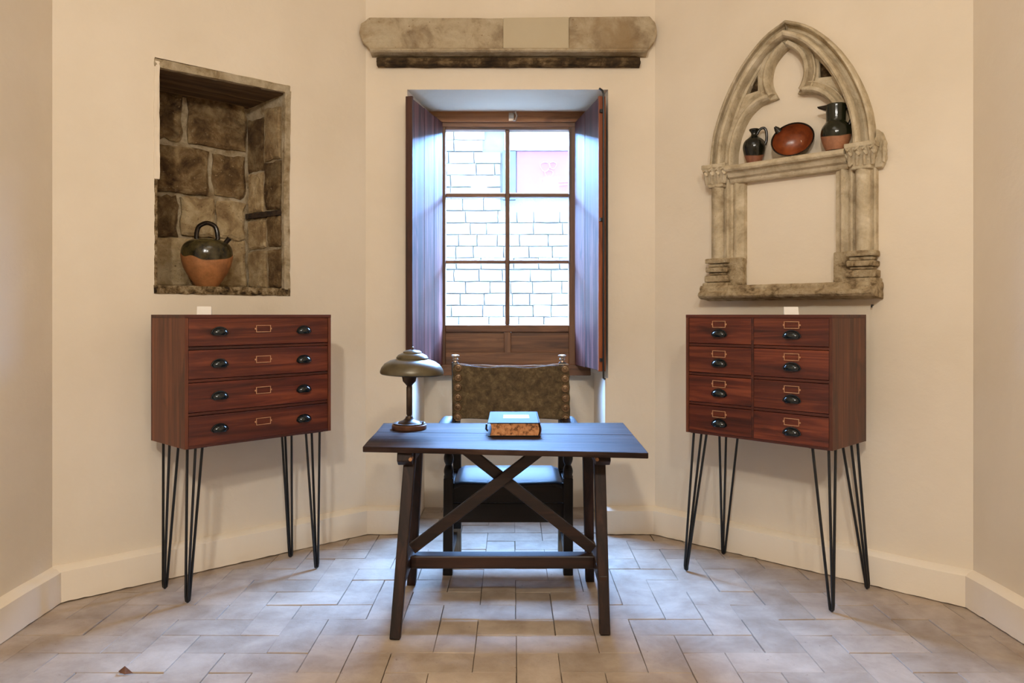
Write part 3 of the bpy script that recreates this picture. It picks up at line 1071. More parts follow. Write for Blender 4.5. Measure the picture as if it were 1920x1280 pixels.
# columns
def column(sg):
    def X(a):
        return sg * a
    pr = [(.446, 0), (.446, .035), (.438, .045), (.432, .04)]
    cx, rr = .392, .036
    pr += [(cx + rr * math.cos(t), .05 + rr * 1.1 * math.sin(t)) for t in [PI * k_ / 10 for k_ in range(11)]]
    pr += [(.350, .045), (.343, .062), (.335, .066), (.326, .06), (.32, .04), (.312, .036), (.295, .05), (.284, .052), (.268, .036), (.25, .03), (.245, 0)]
    mb = MB().prism([(X(a), -b) for a, b in pr], az_(1.66), az_(2.12), 'Z')
    o = mb.build('column', M['arch'], arch, 0, True, angle=30)
    roughen(o, 0.005, 0.05, 2)
    mb = MB()
    z = az_(1.665)
    for (w, h_, p) in ((.068, .03, .095), (.056, .02, .08), (.066, .03, .094), (.054, .016, .08), (.07, .04, .098), (.078, .035, .106)):
        z -= h_
        mb.box(X(.388) - w, X(.388) + w, -p, 0, z + .001, z + h_ - .001)
    mb.box(min(X(.245), X(.35)), max(X(.245), X(.35)), -.055, 0, az_(1.49), az_(1.665))
    o = mb.build('column_base', M['arch_worn'], arch, 0.010)
    roughen(o, 0.006, 0.03, 3)
    mb = MB()
    zb_, zt_ = az_(2.085), az_(2.2)
    mb.add([(X(.392) - .042, 0, zb_), (X(.392) + .042, 0, zb_), (X(.392) - .042, -.085, zb_), (X(.392) + .042, -.085, zb_),
            (X(.392) - .072, 0, zt_ - .02), (X(.392) + .072, 0, zt_ - .02), (X(.392) - .072, -.118, zt_ - .02), (X(.392) + .072, -.118, zt_ - .02)],
           [(0, 1, 3, 2), (4, 6, 7, 5), (0, 2, 6, 4), (1, 5, 7, 3), (2, 3, 7, 6), (0, 4, 5, 1)])
    mb.box(X(.392) - .074, X(.392) + .074, -.12, 0, zt_ - .022, zt_ + .004)
    mb.box(X(.392) - .048, X(.392) + .048, -.094, 0, zb_ - .012, zb_ + .006)
    o = mb.build('capital', M['arch'], arch, 0.006)
    roughen(o, 0.01, 0.03, 3)
    lf = MB()
    for k_ in range(4):
        xx = X(.392) - .054 + k_ * .036
        lf.tube([(xx, -.088, zb_ + .008), (xx + .004, -.1, zb_ + .04), (xx + .012, -.122, zb_ + .066), (xx + .02, -.124, zb_ + .05)], [.009, .012, .01, .005], 7)
        lf.tube([(xx + .016, -.104, zb_ + .06), (xx + .01, -.124, zb_ + .09), (xx - .002, -.128, zb_ + .078)], [.009, .011, .006], 7)
    for k_ in range(3):
        yy = -.03 - k_ * .03
        lf.tube([(X(.392) - sg * .045, yy, zb_ + .01), (X(.392) - sg * .06, yy, zb_ + .05), (X(.392) - sg * .075, yy - .004, zb_ + .07)], [.009, .012, .006], 7)
    lf.build('carved_leaves', M['arch'], arch, 0, True)
column(-1)
column(1)
# crossbar shelf
sh = [(0, az_(2.184)), (-.118, az_(2.182)), (-.128, az_(2.172)), (-.13, az_(2.158)), (-.122, az_(2.148)), (-.104, az_(2.146)), (-.094, az_(2.138)), (-.084, az_(2.12)),
      (-.062, az_(2.112)), (-.058, az_(2.098)), (-.05, az_(2.09)), (0, az_(2.09))]
o = MB().prism(sh, -.32, .32, 'X').build('crossbar', M['arch'], arch, 0.002)
roughen(o, 0.004, 0.05, 3)
# sill
sl = [(0, az_(1.508)), (-.112, az_(1.506)), (-.122, az_(1.492)), (-.118, az_(1.478)), (-.126, az_(1.472)), (-.142, az_(1.464)), (-.145, az_(1.448)), (-.13, az_(1.436)), (-.10, az_(1.43)), (0, az_(1.42))]
o = MB().prism(sl, -.475, .47, 'X').build('sill', M['arch_worn'], arch, 0.004)
roughen(o, 0.007, 0.025, 5)
# broken carved stub beside the right capital
mb = MB().prism([(.44, az_(2.08)), (.475, az_(2.08)), (.487, az_(2.12)), (.488, az_(2.2)), (.472, az_(2.25)), (.45, az_(2.27)), (.44, az_(2.2))], 0, -.045, 'Y')
mb.tube([(.484, -.04, az_(2.21)), (.488, -.05, az_(2.16)), (.482, -.045, az_(2.1))], [.01, .014, .008], 8)
roughen(mb.build('broken_stub', M['arch'], arch, 0.008), 0.012, 0.03, 3)
mb = MB().tube([(.02, 0, 0), (.02, -.02, 0), (.02, -.022, -.012)], .004, 6)
nh = mb.build('nail', M['black_metal'])
nh.location = (B2[0] + math.cos(ANG_R) * 1.245, B2[1] + math.sin(ANG_R) * 1.245, 1.388)
nh.rotation_euler = (0, 0, ANG_R)
tag(nh, 'small dark nail in the right wall just below the arch sill', 'nail')

# ------------------------------------------------------------------ pottery
def pot(name, label, cat, loc, rz, prof, mat, seg=40, group=None):
    root = tag(empty(name, loc, rz), label, cat, group)
    v = [(p[0], 0, p[1]) for p in prof]
    c = [(q[0], q[2]) for q in catmull(v, 4)]
    MB().lathe(c, seg=seg).build('body', mat, root, 0, True, angle=60)
    return root

def left_pt(s, off, z):
    ca, sa = math.cos(ANG_L), math.sin(ANG_L)
    return (A[0] + ca * s - sa * off, A[1] + sa * s + ca * off, z)
def right_pt(s, off, z):
    ca, sa = math.cos(ANG_R), math.sin(ANG_R)
    return (B2[0] + ca * s - sa * off, B2[1] + sa * s + ca * off, z)

bp = left_pt(0.762, 0.15, 1.492)
k_ = 1.06
prof = [(.001, 0), (.050, 0), (.058, .004), (.086, .045), (.118, .10), (.133, .155), (.134, .19), (.124, .225), (.098, .250), (.062, .263), (.03, .266), (.001, .267)]
jar = pot('water_jar', 'round terracotta water jar with dark glazed top and ring handle standing in the stone niche', 'jar', bp, 0, prof, M['botijo'])
hb = MB().tube(catmull([(-.058, 0, .255), (-.056, 0, .30), (-.042, 0, .335), (0, 0, .352), (.042, 0, .335), (.056, 0, .30), (.060, 0, .255)], 5), 0.0125, 12)
hb.build('handle', M['glaze'], jar, 0, True)
MB().tube([(.095, 0, .235), (.118, 0, .262), (.124, 0, .27)], [.013, .013, .015], 12).build('spout', M['glaze'], jar, 0, True)
jar.rotation_euler = (0, 0, 0)

zs = 1.42 + az_(2.184) + 0.001
# small jug with loop handle
jg = pot('small_jug', 'small black glazed jug with loop handle, leftmost pot on the arch crossbar', 'jug', right_pt(0.672, -0.066, zs), -0.25,
         [(.001, 0), (.034, 0), (.038, .004), (.052, .045), (.060, .085), (.052, .118), (.03, .138), (.017, .15), (.017, .165), (.026, .178), (.024, .186), (.001, .184)], M['jug_small'], 32)
MB().tube(catmull([(.014, 0, .155), (.03, 0, .182), (.052, 0, .188), (.064, 0, .165), (.064, 0, .125), (.056, 0, .095)], 5), 0.0075, 10).build('handle', M['glaze'], jg, 0, True)
# big jug with pouring lip
bj = pot('large_jug', 'large dark green glazed jug with beak lip, rightmost pot on the arch crossbar', 'jug', right_pt(1.112, -0.076, zs), 0.0,
         [(.001, 0), (.044, 0), (.050, .005), (.064, .04), (.073, .08), (.068, .115), (.052, .140), (.0475, .150), (.0475, .19), (.050, .225), (.048, .231), (.043, .228), (.04, .17), (.001, .16)], M['jug_big'], 36)
MB().add([(-.035, -.025, .20), (-.035, .025, .20), (-.085, 0, .224), (-.035, -.03, .231), (-.035, .03, .231), (-.09, -.006, .234), (-.09, .006, .234)],
         [(0, 1, 2), (0, 2, 5, 3), (1, 4, 6, 2), (2, 6, 5), (3, 5, 6, 4), (0, 3, 4, 1)]).build('lip', M['glaze'], bj, 0.002)
MB().tube(catmull([(.045, 0, .215), (.066, 0, .205), (.074, 0, .16), (.06, 0, .12)], 5), 0.009, 10).build('handle', M['glaze'], bj, 0, True)
bj.rotation_euler = (0, 0, -0.55)
# bowl tipped up against the wall
bw = tag(empty('bowl', right_pt(0.890, -0.075, zs)), 'brown glazed bowl tipped up to show its orange inside, on the arch crossbar', 'bowl')
tilt = Matrix.Rotation(ANG_R * 0.55, 4, 'Z') @ Matrix.Translation((0, 0.018, .088)) @ Matrix.Rotation(R(-16), 4, 'Y') @ Matrix.Rotation(R(84), 4, 'X') @ Matrix.Scale(0.97, 4)
outp = [(.001, -.062), (.045, -.062), (.075, -.045), (.098, -.012), (.110, .028), (.113, .034), (.109, .036), (.104, .030)]
inp = [(.104, .030), (.094, -.005), (.07, -.036), (.04, -.05), (.001, -.052)]
MB().lathe(outp, seg=40, sx=1.0, sy=0.80, mat=tilt).build('body', M['bowl_out'], bw, 0, True, angle=60)
MB().lathe(inp, seg=40, sx=1.0, sy=0.80, mat=tilt).build('inner_glaze', M['bowl_in'], bw, 0, True, angle=60)
hd = MB().tube([tilt @ Vector(p) for p in ((-.052, .068, .024), (-.060, .086, .032), (-.066, .100, .038))], [.020, .014, .006], 10)
hd.build('handle', M['bowl_out'], bw, 0, True)

# ------------------------------------------------------------------ cabinets on hairpin legs
def cup_pull(parent, x, z, w=0.04, y=-0.0):
    mb = MB()
    a, b, c = w, 0.024, 0.027
    nt, nf = 16, 8
    vs, fs = [], []
    for i in range(nf + 1):
        ph = PI / 2 * i / nf + (-0.0)
        for j in range(nt + 1):
            th = PI * j / nt
            vs.append((x + a * math.cos(th), y - b * math.sin(th) * math.cos(ph) - .001, z - .010 + c * math.sin(th) * math.sin(ph)))
    for i in range(nf):
        for j in range(nt):
            p = i * (nt + 1) + j
            fs.append((p, p + 1, p + nt + 2, p + nt + 1))
    # under lip
    o0 = len(vs)
    for j in range(nt + 1):
        th = PI * j / nt
        vs.append((x + a * .9 * math.cos(th), y - b * .86 * math.sin(th) - .001, z - .019 + 0.003 * (1 - math.sin(th))))
    for j in range(nt):
        fs.append((j, j + 1, o0 + j + 1, o0 + j))
    mb.add(vs, fs)
    rim = [(x + (a + .005) * math.cos(th), z - .012 + (c + .006) * math.sin(th)) for th in [PI * j / 20 for j in range(21)]]
    mb.prism(rim + [(x - a * .8, z - .021), (x + a * .8, z - .021)], y - .003, y, 'Y')
    o = mb.build('cup_pull', M['pull'], parent, 0, True, angle=50)
    return o

def label_holder(parent, x, z, w=0.075, h=0.03, y=0.0):
    mb = MB()
    r = 0.0028
    mb.box(x - w / 2, x + w / 2, y - .004, y, z - h / 2, z - h / 2 + r)
    mb.box(x - w / 2, x - w / 2 + r, y - .004, y, z - h / 2, z + h / 2)
    mb.box(x + w / 2 - r, x + w / 2, y - .004, y, z - h / 2, z + h / 2)
    mb.box(x - w / 2, x + w / 2, y - .003, y, z + h / 2 - r, z + h / 2)
    mb.box(x - w / 2 - .006, x - w / 2, y - .002, y, z - .004, z + .004)
    mb.box(x + w / 2, x + w / 2 + .006, y - .002, y, z - .004, z + .004)
    return mb.build('label_holder', M['brass'], parent)

def cabinet(name, label, corner, rz, W_, D_, legs, layout, Z0=0.725, Z1=1.341):
    g = tag(empty(name, (corner[0], corner[1], 0), rz), label, 'cabinet')
    t = 0.016
    b = MB()
    b.box(0, W_, D_ - .01, D_, Z0, Z1)
    b.box(t, W_ - t, .004, D_ - .01, Z0 + .001, Z0 + t)
    b.build('back_panel', M['cab_frame'], g, 0)
    box('side_panel', M['cab_side'], g, 0, t, 0, D_ - .01, Z0, Z1 - t, 0.0015)
    box('side_panel', M['cab_side'], g, W_ - t, W_, 0, D_ - .01, Z0, Z1 - t, 0.0015)
    o = box('top_panel', M['cab_frame'], g, 0, W_, -0.001, D_ - .01, Z1 - t, Z1, 0.0015)
    rows = [(1.194, 1.326), (1.043, 1.176), (0.890, 1.025), (0.737, 0.872)]
    for z in (1.185, 1.034, 0.881):
        box('rail', M['cab_frame'], g, t, W_ - t, 0.008, 0.05, z - .0065, z + .0065, 0.001)
    box('rail', M['cab_frame'], g, t, W_ - t, 0.001, 0.05, Z0, Z0 + .010, 0.001)
    cols = [(t + .002, W_ - t - .002)] if layout == 1 else [(t + .002, 0.376 - .007), (0.376 + .007, W_ - t - .002)]
    if layout == 2:
        box('divider', M['cab_frame'], g, 0.376 - .006, 0.376 + .006, 0.003, 0.05, Z0 + .01, Z1 - t, 0.001)
    for (z0, z1) in rows:
        for (x0, x1) in cols:
            d = box('drawer', M['cab'], g, x0, x1, 0.002 + random.uniform(0, .002), 0.06, z0, z1, 0.0025)
            zc = (z0 + z1) / 2
            if layout == 1:
                cup_pull(d, 0.164, zc + .004, 0.038)
                cup_pull(d, 0.612, zc + .004, 0.038)
                label_holder(d, 0.386, zc + 0.012, 0.078, 0.034)
            else:
                xc = 0.196 if x0 < .3 else 0.578
                cup_pull(d, xc, zc - .012, 0.04)
                label_holder(d, xc, zc + .032, 0.074, 0.034)
    for (foot, tops) in legs:
        mb = MB()
        F_ = Vector((foot[0], foot[1], 0.0))
        n = len(tops)
        cx = sum(p[0] for p in tops) / n; cy = sum(p[1] for p in tops) / n
        for (tx, ty) in tops:
            d = Vector((tx - cx, ty - cy, 0)).normalized() * 0.009
            mb.tube([(tx, ty, Z0 - .003), F_ + d * 1.0 + Vector((0, 0, .03)), F_ + d * .75 + Vector((0, 0, .012)), F_ + Vector((0, 0, .0065))], 0.0064, 8)
        xs = [p[0] for p in tops]; ys = [p[1] for p in tops]
        mb.box(max(0.004, min(xs) - .012), min(W_ - .004, max(xs) + .012), max(.004, min(ys) - .012), max(ys) + .012, Z0 - .004, Z0)
        mb.build('hairpin_leg', M['black_metal'], g, 0, True)
    return g

c1 = (-1.4895, 3.40)
legsL = [((.041, .064), [(.038, .062), (.062, .030), (.100, .042)]),
         ((.708, .035), [(.725, .030), (.650, .042), (.703, .072)]),
         ((.042, .322), [(.040, .335), (.052, .292), (.100, .300)]),
         ((.711, .298), [(.658, .300), (.690, .320), (.712, .288)])]
cabinet('wide_drawer_cabinet', 'reddish wooden cabinet with four full-width drawers on black hairpin legs, under the niche', c1, R(47.1), 0.775, 0.382, legsL, 1)
frc = (1.4467, 3.37)
ang = R(-46.1)
WR = 0.769
c2 = (frc[0] - math.cos(ang) * WR, frc[1] - math.sin(ang) * WR)
legsR = []
for (fx, fy), (sx, sy) in (((WR, -.008), (-1, 1)), ((.012, -.012), (1, 1)), ((.006, .368), (1, -1)), ((WR, .397), (-1, -1))):
    bx = WR if sx < 0 else 0
    by = 0 if sy > 0 else 0.387
    legsR.append(((fx, fy), [(bx + sx * .03, by + sy * .03), (bx + sx * .105, by + sy * .03), (bx + sx * .03, by + sy * .105)]))
cabinet('small_drawer_cabinet', 'reddish wooden cabinet with eight small drawers on black hairpin legs, under the arch', c2, ang, WR, 0.387, legsR, 2)

def loc_pt(c, a, x, y, z):
    return (c[0] + math.cos(a) * x - math.sin(a) * y, c[1] + math.sin(a) * x + math.cos(a) * y, z)
def card(name, c, a, x, y, w, h, label):
    g = MB()
    g.add([(-w / 2, 0, 0), (w / 2, 0, 0), (w / 2 - .002, .012, h), (-w / 2, .012, h), (-w / 2, .001, 0), (w / 2, .001, 0), (w / 2 - .002, .013, h), (-w / 2, .013, h),
           (-w / 2, .03, 0), (w / 2, .03, 0), (-w / 2, .029, 0), (w / 2, .029, 0)],
          [(0, 1, 2, 3), (4, 7, 6, 5), (0, 3, 7, 4), (1, 5, 6, 2), (3, 2, 6, 7), (7, 6, 9, 8), (7, 10, 11, 6), (8, 9, 11, 10)])
    o = g.build(name, M['card'])
    o.location = loc_pt(c, a, x, y, 1.3412)
    o.rotation_euler = (0, 0, a * 0.3)
    tag(o, label, 'card')
card('card', c1, R(47.1), 0.19, 0.22, 0.068, 0.040, 'small blank white card standing on the wide four-drawer cabinet')
card('card', c2, ang, 0.50, 0.16, 0.068, 0.038, 'small blank white card standing on the eight-drawer cabinet')

# ------------------------------------------------------------------ trestle table
tb = tag(empty('trestle_table', (-0.04, 3.5, 0)), 'old dark wooden trestle table with crossed braces in front of the chair', 'table')
TX, TY = -0.04, 3.5
def L(x, y, z):
    return (x - TX, y - TY, z)
FL, FR, BL, BR = (-.6405, 3.202), (.5585, 3.055), (-.671, 3.897), (.582, 3.91)
jl, jr = (-.655, 3.60), (.572, 3.515)
jl2, jr2 = (-.65, 3.40), (.566, 3.29)
def plank(p, name='plank', z0=.751, z1=.775):
    mb = MB()
    n = 10
    # front and back edges slightly wavy
    (a, b, c, d) = p
    vs = []
    for z in (z0, z1):
        for i in range(n + 1):
            k = i / n
            vs.append(L(a[0] + (b[0] - a[0]) * k, a[1] + (b[1] - a[1]) * k + .002 * math.sin(k * 9), z))
        for i in range(n, -1, -1):
            k = i / n
            vs.append(L(d[0] + (c[0] - d[0]) * k, d[1] + (c[1] - d[1]) * k + .002 * math.sin(k * 9), z))
    m = 2 * n + 2
    fs = [tuple(range(m)), tuple(range(2 * m - 1, m - 1, -1))] + [(i, i + m, (i + 1) % m + m, (i + 1) % m) for i in range(m)]
    return mb.add(vs, fs).build(name, M['table_x'], tb, 0.003)
def off(p, dy):
    return (p[0], p[1] + dy)
plank((FL, FR, off(jr2, -.002), off(jl2, -.002)))
plank((off(jl2, -.0005), off(jr2, -.0005), off(jr, -.003), off(jl, -.002)), z1=.7745)
plank((off(jl, .002), off(jr, .003), BR, BL))
legs_ = [((-.483, 3.088), (-.446, 3.30)), ((-.500, 3.722), (-.452, 3.60)), ((.389, 3.132), (.386, 3.32)), ((.392, 3.767), (.366, 3.62))]
for (f, t) in legs_:
    MB().beam(L(f[0], f[1], 0), L(t[0], t[1], .752), .043, .046, .050, .056).build('leg', M['table_z'], tb, 0.004)
for x, ya, yb in ((-.462, 3.20, 3.74), (.392, 3.20, 3.76)):
    mb = MB().prism([(ya - TY, .712), (ya - TY + .01, .752), (yb - TY - .01, .752), (yb - TY, .712), (yb - TY - .03, .690), (ya - TY + .03, .690)], x - TX - .032, x - TX + .032, 'X')
    mb.build('batten', M['table_z'], tb, 0.004)
    MB().tube([L(x + (.028 if x < 0 else -.028), ya - .012, .722), L(x + (.028 if x < 0 else -.028), ya + .03, .722)], .008, 8).build('peg', M['peg'], tb)
for x, ya, yb in ((-.478, 3.14, 3.70), (.388, 3.16, 3.745)):
    mb = MB().prism([(ya - TY, .17), (ya - TY, .235), (yb - TY, .235), (yb - TY, .17), (3.5 - TY, .185)], x - TX - .016, x - TX + .016, 'X')
    mb.build('side_stretcher', M['table_r'], tb, 0.004)
MB().box(-.462 - TX, .374 - TX, 3.385 - TY, 3.455 - TY, .187, .247).build('stretcher', M['table_r'], tb, 0.007)
MB().beam(L(-.455, 3.405, .275), L(.165, 3.405, .750), .050, .028).build('brace', M['table_r'], tb, 0.004)
MB().beam(L(.372, 3.434, .262), L(-.25, 3.434, .750), .050, .028).build('brace', M['table_r'], tb, 0.004)

# ------------------------------------------------------------------ friar's armchair behind the table
ch = tag(empty('armchair', (-0.015, 4.05, 0)), 'antique dark armchair with studded brown leather back standing behind the table', 'chair')
CX, CY = -0.015, 4.05
def K(x, y, z):
    return (x - CX, y - CY, z)
fy, by = 3.86, 4.216
def turned(x, y, z0, z1, r0, name):
    n = 24
    pr = []
    for i in range(n + 1):
        k = i / n
        r = r0 * (0.62 + 0.38 * abs(math.sin(k * PI * 3.0))) if 0.05 < k < .95 else r0
        pr.append((r, z0 + (z1 - z0) * k))
    return MB().lathe(pr, K(x, y, 0), 16).build(name, M['chair_z'], ch, 0, True)
for x in (-.331, .289):
    xt = x + (.004 if x < 0 else .0)
    MB().beam(K(x, fy, 0), K(xt, fy, .50), .050, .050).build('front_leg', M['chair_z'], ch, 0.004)
    turned(xt, fy, .498, .70, .026, 'arm_support')
    xb = x + (.022 if x < 0 else -.006)
    MB().beam(K(xb, by, .0), K(xb, by, .14), .046, .046).build('foot', M['lit_foot'], ch, 0.004)
    MB().beam(K(xb, by, .138), K(xb, by, .47), .046, .046).build('back_leg', M['chair_z'], ch, 0.004)
    MB().beam(K(xb, by, .468), K(x + (.002 if x < 0 else .003), 4.34, 1.062), .046, .046, .042, .04).build('back_post', M['chair_z'], ch, 0.004)
    fin = [(.001, 0), (.014, 0), (.012, .008), (.010, .014), (.017, .022), (.012, .030), (.024, .040), (.023, .046), (.001, .05)]
    MB().lathe([(r, z) for r, z in fin], K(x + (.002 if x < 0 else .003), 4.343, 1.06), 18).build('finial', M['finial'], ch, 0, True)
    # side rails and stretcher
    MB().beam(K((x + xb) / 2, fy + .02, .42), K((x + xb) / 2, by - .02, .42), .024, .07, ref=(0, 0, 1)).build('side_rail', M['chair_z'], ch, 0.003)
    MB().beam(K((x + xb) / 2, fy + .02, .10), K((x + xb) / 2, by - .02, .10), .024, .04, ref=(0, 0, 1)).build('side_stretcher', M['chair_z'], ch, 0.003)
    # arm: flat, swelling outward towards the back
    sx = -1 if x < 0 else 1
    xa = x + sx * .03
    arm = catmull([(xa - sx * .012, fy - .03, 0), (xa, fy + .05, 0), (xa + sx * .012, fy + .2, 0), (xa + sx * .004, by + .0, 0), (xa - sx * .01, by + .05, 0)], 5)
    vs = []
    fs = []
    for i, p in enumerate(arm):
        w = .032 + .012 * i / (len(arm) - 1)
        z = .758 - .050 * (1 - i / (len(arm) - 1))
        for (dx_, dz_) in ((-w, -.012), (w, -.012), (w, .006), (w * .7, .012), (-w * .7, .012), (-w, .006)):
            vs.append(K(p.x + dx_, p.y, z + dz_ - .008))
    n = len(arm)
    for i in range(n - 1):
        for k2 in range(6):
            fs.append((i * 6 + k2, i * 6 + (k2 + 1) % 6, (i + 1) * 6 + (k2 + 1) % 6, (i + 1) * 6 + k2))
    fs.append(tuple(range(6))); fs.append(tuple((n - 1) * 6 + k2 for k2 in range(5, -1, -1)))
    MB().add(vs, fs).build('arm', M['chair_x'], ch, 0.002, True)
MB().box(-.31 - CX, .27 - CX, fy - .012 - CY, fy + .014 - CY, .372, .472).build('front_rail', M['chair_x'], ch, 0.003)
MB().box(-.31 - CX, .27 - CX, fy - .004 - CY, fy + .018 - CY, .268, .366).build('front_stretcher', M['chair_x'], ch, 0.003)
MB().box(-.29 - CX, .265 - CX, by - .012 - CY, by + .012 - CY, .40, .46).build('back_rail', M['chair_x'], ch, 0.003)
# leather seat, sagging and rolled over the front rail
nx, ny = 16, 12
vs, fs = [], []
for j in range(ny + 1):
    for i in range(nx + 1):
        u, v = i / nx, j / ny
        x = -.298 + .556 * u
        if j < 4:
            a = (j / 4) * PI / 2
            y, z = fy - .026 - .0 + .03 * (1 - math.cos(a)) - .006, .462 + .028 * math.sin(a)
        else:
            y = fy + .0 + (by - fy) * ((j - 4) / (ny - 4)); z = .490
        sag = .012 * math.sin(PI * u) * math.sin(PI * v)
        edge = -.014 * (max(0, abs(u - .5) * 2 - .9) / .1) ** 2
        vs.append(K(x, y, z - sag + edge))
for j in range(ny):
    for i in range(nx):
        p = j * (nx + 1) + i
        fs.append((p, p + 1, p + nx + 2, p + nx + 1))
st = MB().add(vs, fs).build('seat', M['seat'], ch, 0, True, angle=80)
so = st.modifiers.new('thick', 'SOLIDIFY'); so.thickness = .012; so.offset = -1
# leather back
nx, ny = 20, 10
vs, fs = [], []
for j in range(ny + 1):
    for i in range(nx + 1):
        u, v = i / nx, j / ny
        zt_ = 1.052 - .012 * math.sin(PI * u) + .004 * math.sin(u * 17)
        zb_ = .745 + .004 * math.sin(u * 11)
        z = zb_ + (zt_ - zb_) * v
        x = -.342 + .674 * u + (.006 * math.sin(v * 34) if i in (0, nx) else 0)
        y = by + (4.34 - by) * (z - .47) / .59 - .030 + .016 * math.sin(PI * u) * math.sin(PI * v)
        vs.append(K(x, y, z))
for j in range(ny):
    for i in range(nx):
        p = j * (nx + 1) + i
        fs.append((p, p + 1, p + nx + 2, p + nx + 1))
bk = MB().add(vs, fs).build('backrest', M['leather'], ch, 0, True, angle=80)
so = bk.modifiers.new('thick', 'SOLIDIFY'); so.thickness = .006; so.offset = 0
sb = bk.modifiers.new('sub', 'SUBSURF'); sb.levels = sb.render_levels = 1
mb = MB().tube([K(-.335 + .66 * t, 4.312 + .012 * math.sin(PI * t), 1.056 - .012 * math.sin(PI * t) + .002 * math.sin(t * 30)) for t in [k2 / 20 for k2 in range(21)]], .0035, 6)
mb.build('top_seam', M['lace'], ch, 0, True)
for x in (-.309, .305):
    for i in range(6):
        z = 1.036 - i * .0555 - (.006 if x > 0 else 0)
        y = by + (4.34 - by) * (z - .47) / .59 - .036
        mt = Matrix.Translation(K(x, y, z)) @ Matrix.Rotation(R(90), 4, 'X')
        MB().lathe([(.001, .0), (.0225, 0), (.0235, .003), (.0205, .0065), (.0165, .003), (.011, .004), (.007, .0085), (.001, .0095)], seg=18, mat=mt).build('stud', M['stud'], ch, 0, True, angle=35)

# ------------------------------------------------------------------ lamp
lp = tag(empty('table_lamp', (-.509, 3.70, .776)), 'vintage metal mushroom desk lamp with stepped shade on the left of the table', 'lamp')
MB().lathe([(.001, 0), (.083, 0), (.086, .004), (.086, .020), (.082, .024), (.001, .024)], seg=40).build('base', M['lamp_base'], lp, 0, True)
MB().lathe([(.078, .024), (.079, .029), (.070, .031), (.058, .028), (.050, .036), (.032, .042), (.020, .052), (.016, .062), (.001, .062)], seg=40).build('base_cap', M['lamp_dark'], lp, 0, True)
MB().lathe([(.012, .058), (.010, .064), (.0145, .072), (.0145, .205), (.012, .212), (.016, .218), (.001, .218)], seg=20).build('pole', M['lamp_dark'], lp, 0, True)
MB().lathe([(.014, .214), (.020, .222), (.032, .235), (.036, .255), (.041, .285), (.041, .300), (.001, .300)], seg=28).build('socket', M['lamp_dark'], lp, 0, True)
shade = MB()
tl = Matrix.Translation((.013, 0, .270)) @ Matrix.Rotation(R(1.5), 4, 'Y')
pr = [(.150, -.002), (.156, .003), (.157, .012), (.151, .030), (.136, .050), (.110, .066), (.082, .074), (.078, .076), (.079, .082), (.070, .094), (.052, .103), (.046, .105), (.046, .110), (.036, .117), (.012, .121), (.001, .1215)]
shade.lathe(pr, seg=56, mat=tl)
sh_ = MB()
n = 56
vs, fs = [], []
for r, z in pr:
    for k2 in range(n):
        th = 2 * PI * k2 / n
        vs.append(tl @ Vector((max(r, .001) * math.cos(th), max(r, .001) * math.sin(th), z)))
for i in range(len(pr) - 1):
    for k2 in range(n):
        fs.append((i * n + k2, i * n + (k2 + 1) % n, (i + 1) * n + (k2 + 1) % n, (i + 1) * n + k2))
o = MB().add(vs, fs).build('lamp_shade', M['lamp'], lp, 0, True, angle=35)
so = o.modifiers.new('thick', 'SOLIDIFY'); so.thickness = .002; so.offset = -1
MB().lathe([(.004, .118), (.004, .124), (.007, .128), (.006, .134), (.001, .137)], seg=14, mat=tl).build('finial', M['lamp_dark'], lp, 0, True)
MB().tube([(.07, -.03, .028), (.072, -.03, .040)], .004, 8).build('switch', M['lamp_dark'], lp, 0, True)

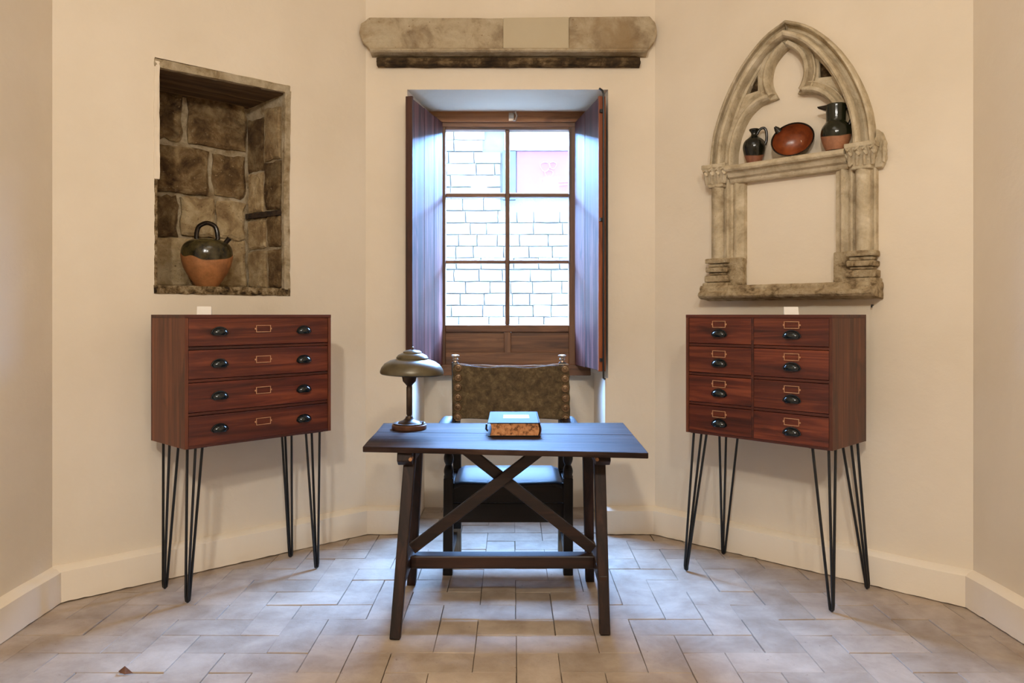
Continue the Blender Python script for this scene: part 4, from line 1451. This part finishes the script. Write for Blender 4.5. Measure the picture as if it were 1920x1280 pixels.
# ------------------------------------------------------------------ book
bk_ = tag(empty('book', (.009, 3.66, .776)), 'thick old book with pale blue-grey cover and orange mottled page edges lying on the table', 'book')
bw_, bd_, bt_ = .122, .20, .064
pg = MB()
n = 8
sec = [(-bw_ + .012, .0045), (bw_ - .010, .0045)] + [(bw_ - .010 + .006 * math.sin(PI * k2 / 6), .0045 + (bt_ - .009) * k2 / 6) for k2 in range(1, 6)] + [(bw_ - .010, bt_ - .0045), (-bw_ + .012, bt_ - .0045)]
sec += [(-bw_ + .012 + .007 * math.sin(PI * k2 / 6), bt_ - .0045 - (bt_ - .009) * k2 / 6) for k2 in range(1, 6)]
pg.prism(sec, -bd_ + .004, bd_ - .004, 'Y').build('pages', M['pages'], bk_, 0)
cv = MB()
cv.box(-bw_, bw_, -bd_, bd_, bt_ - .004, bt_)
cv.box(-bw_, bw_, -bd_, bd_, 0, .004)
sp = [(bw_ - .004 + .010 * math.sin(PI * k2 / 8), bt_ * k2 / 8) for k2 in range(9)] + [(bw_ - .0065 + .008 * math.sin(PI * k2 / 8), bt_ * k2 / 8) for k2 in range(8, -1, -1)]
cv.build('cover', M['cover'], bk_, 0.0015)
MB().prism(sp, -bd_, bd_, 'Y').build('spine', plain('book_spine', rgb(70, 36, 28), rgb(104, 58, 44), 0.5), bk_, 0, True)
MB().box(-.052, .075, -.055, .075, bt_, bt_ + .0008).build('title_label', M['book_label'], bk_)
MB().tube([(-bw_ - .002, -bd_ * .55, .012), (-bw_ - .010, -bd_ * .55, .022), (-bw_ - .008, -bd_ * .55, .045)], .005, 8).build('clasp', M['black_metal'], bk_, 0, True)

# ------------------------------------------------------------------ crumb of dry leaf on the tiles
def floor_at(px, py):
    d = H * F / (py - 590)
    return ((px - 960) / F * d, d)
x, y = floor_at(234, 1262)
lf = MB()
vs = [(-.03, .01, .001), (-.012, -.008, .003), (.006, -.012, .001), (.034, -.006, .002), (-.004, .008, .022), (.01, .006, .012), (-.014, .012, .012)]
lf.add(vs, [(0, 1, 4), (1, 2, 4), (2, 3, 5), (2, 5, 4), (0, 4, 6), (4, 5, 6), (3, 5, 6)])
o = lf.build('leaf_fragment', M['debris'])
o.location = (x, y, .002)
so = o.modifiers.new('thick', 'SOLIDIFY'); so.thickness = .0012
tag(o, 'curled brown dry leaf fragment lying on the floor tiles near the left front', 'leaf')
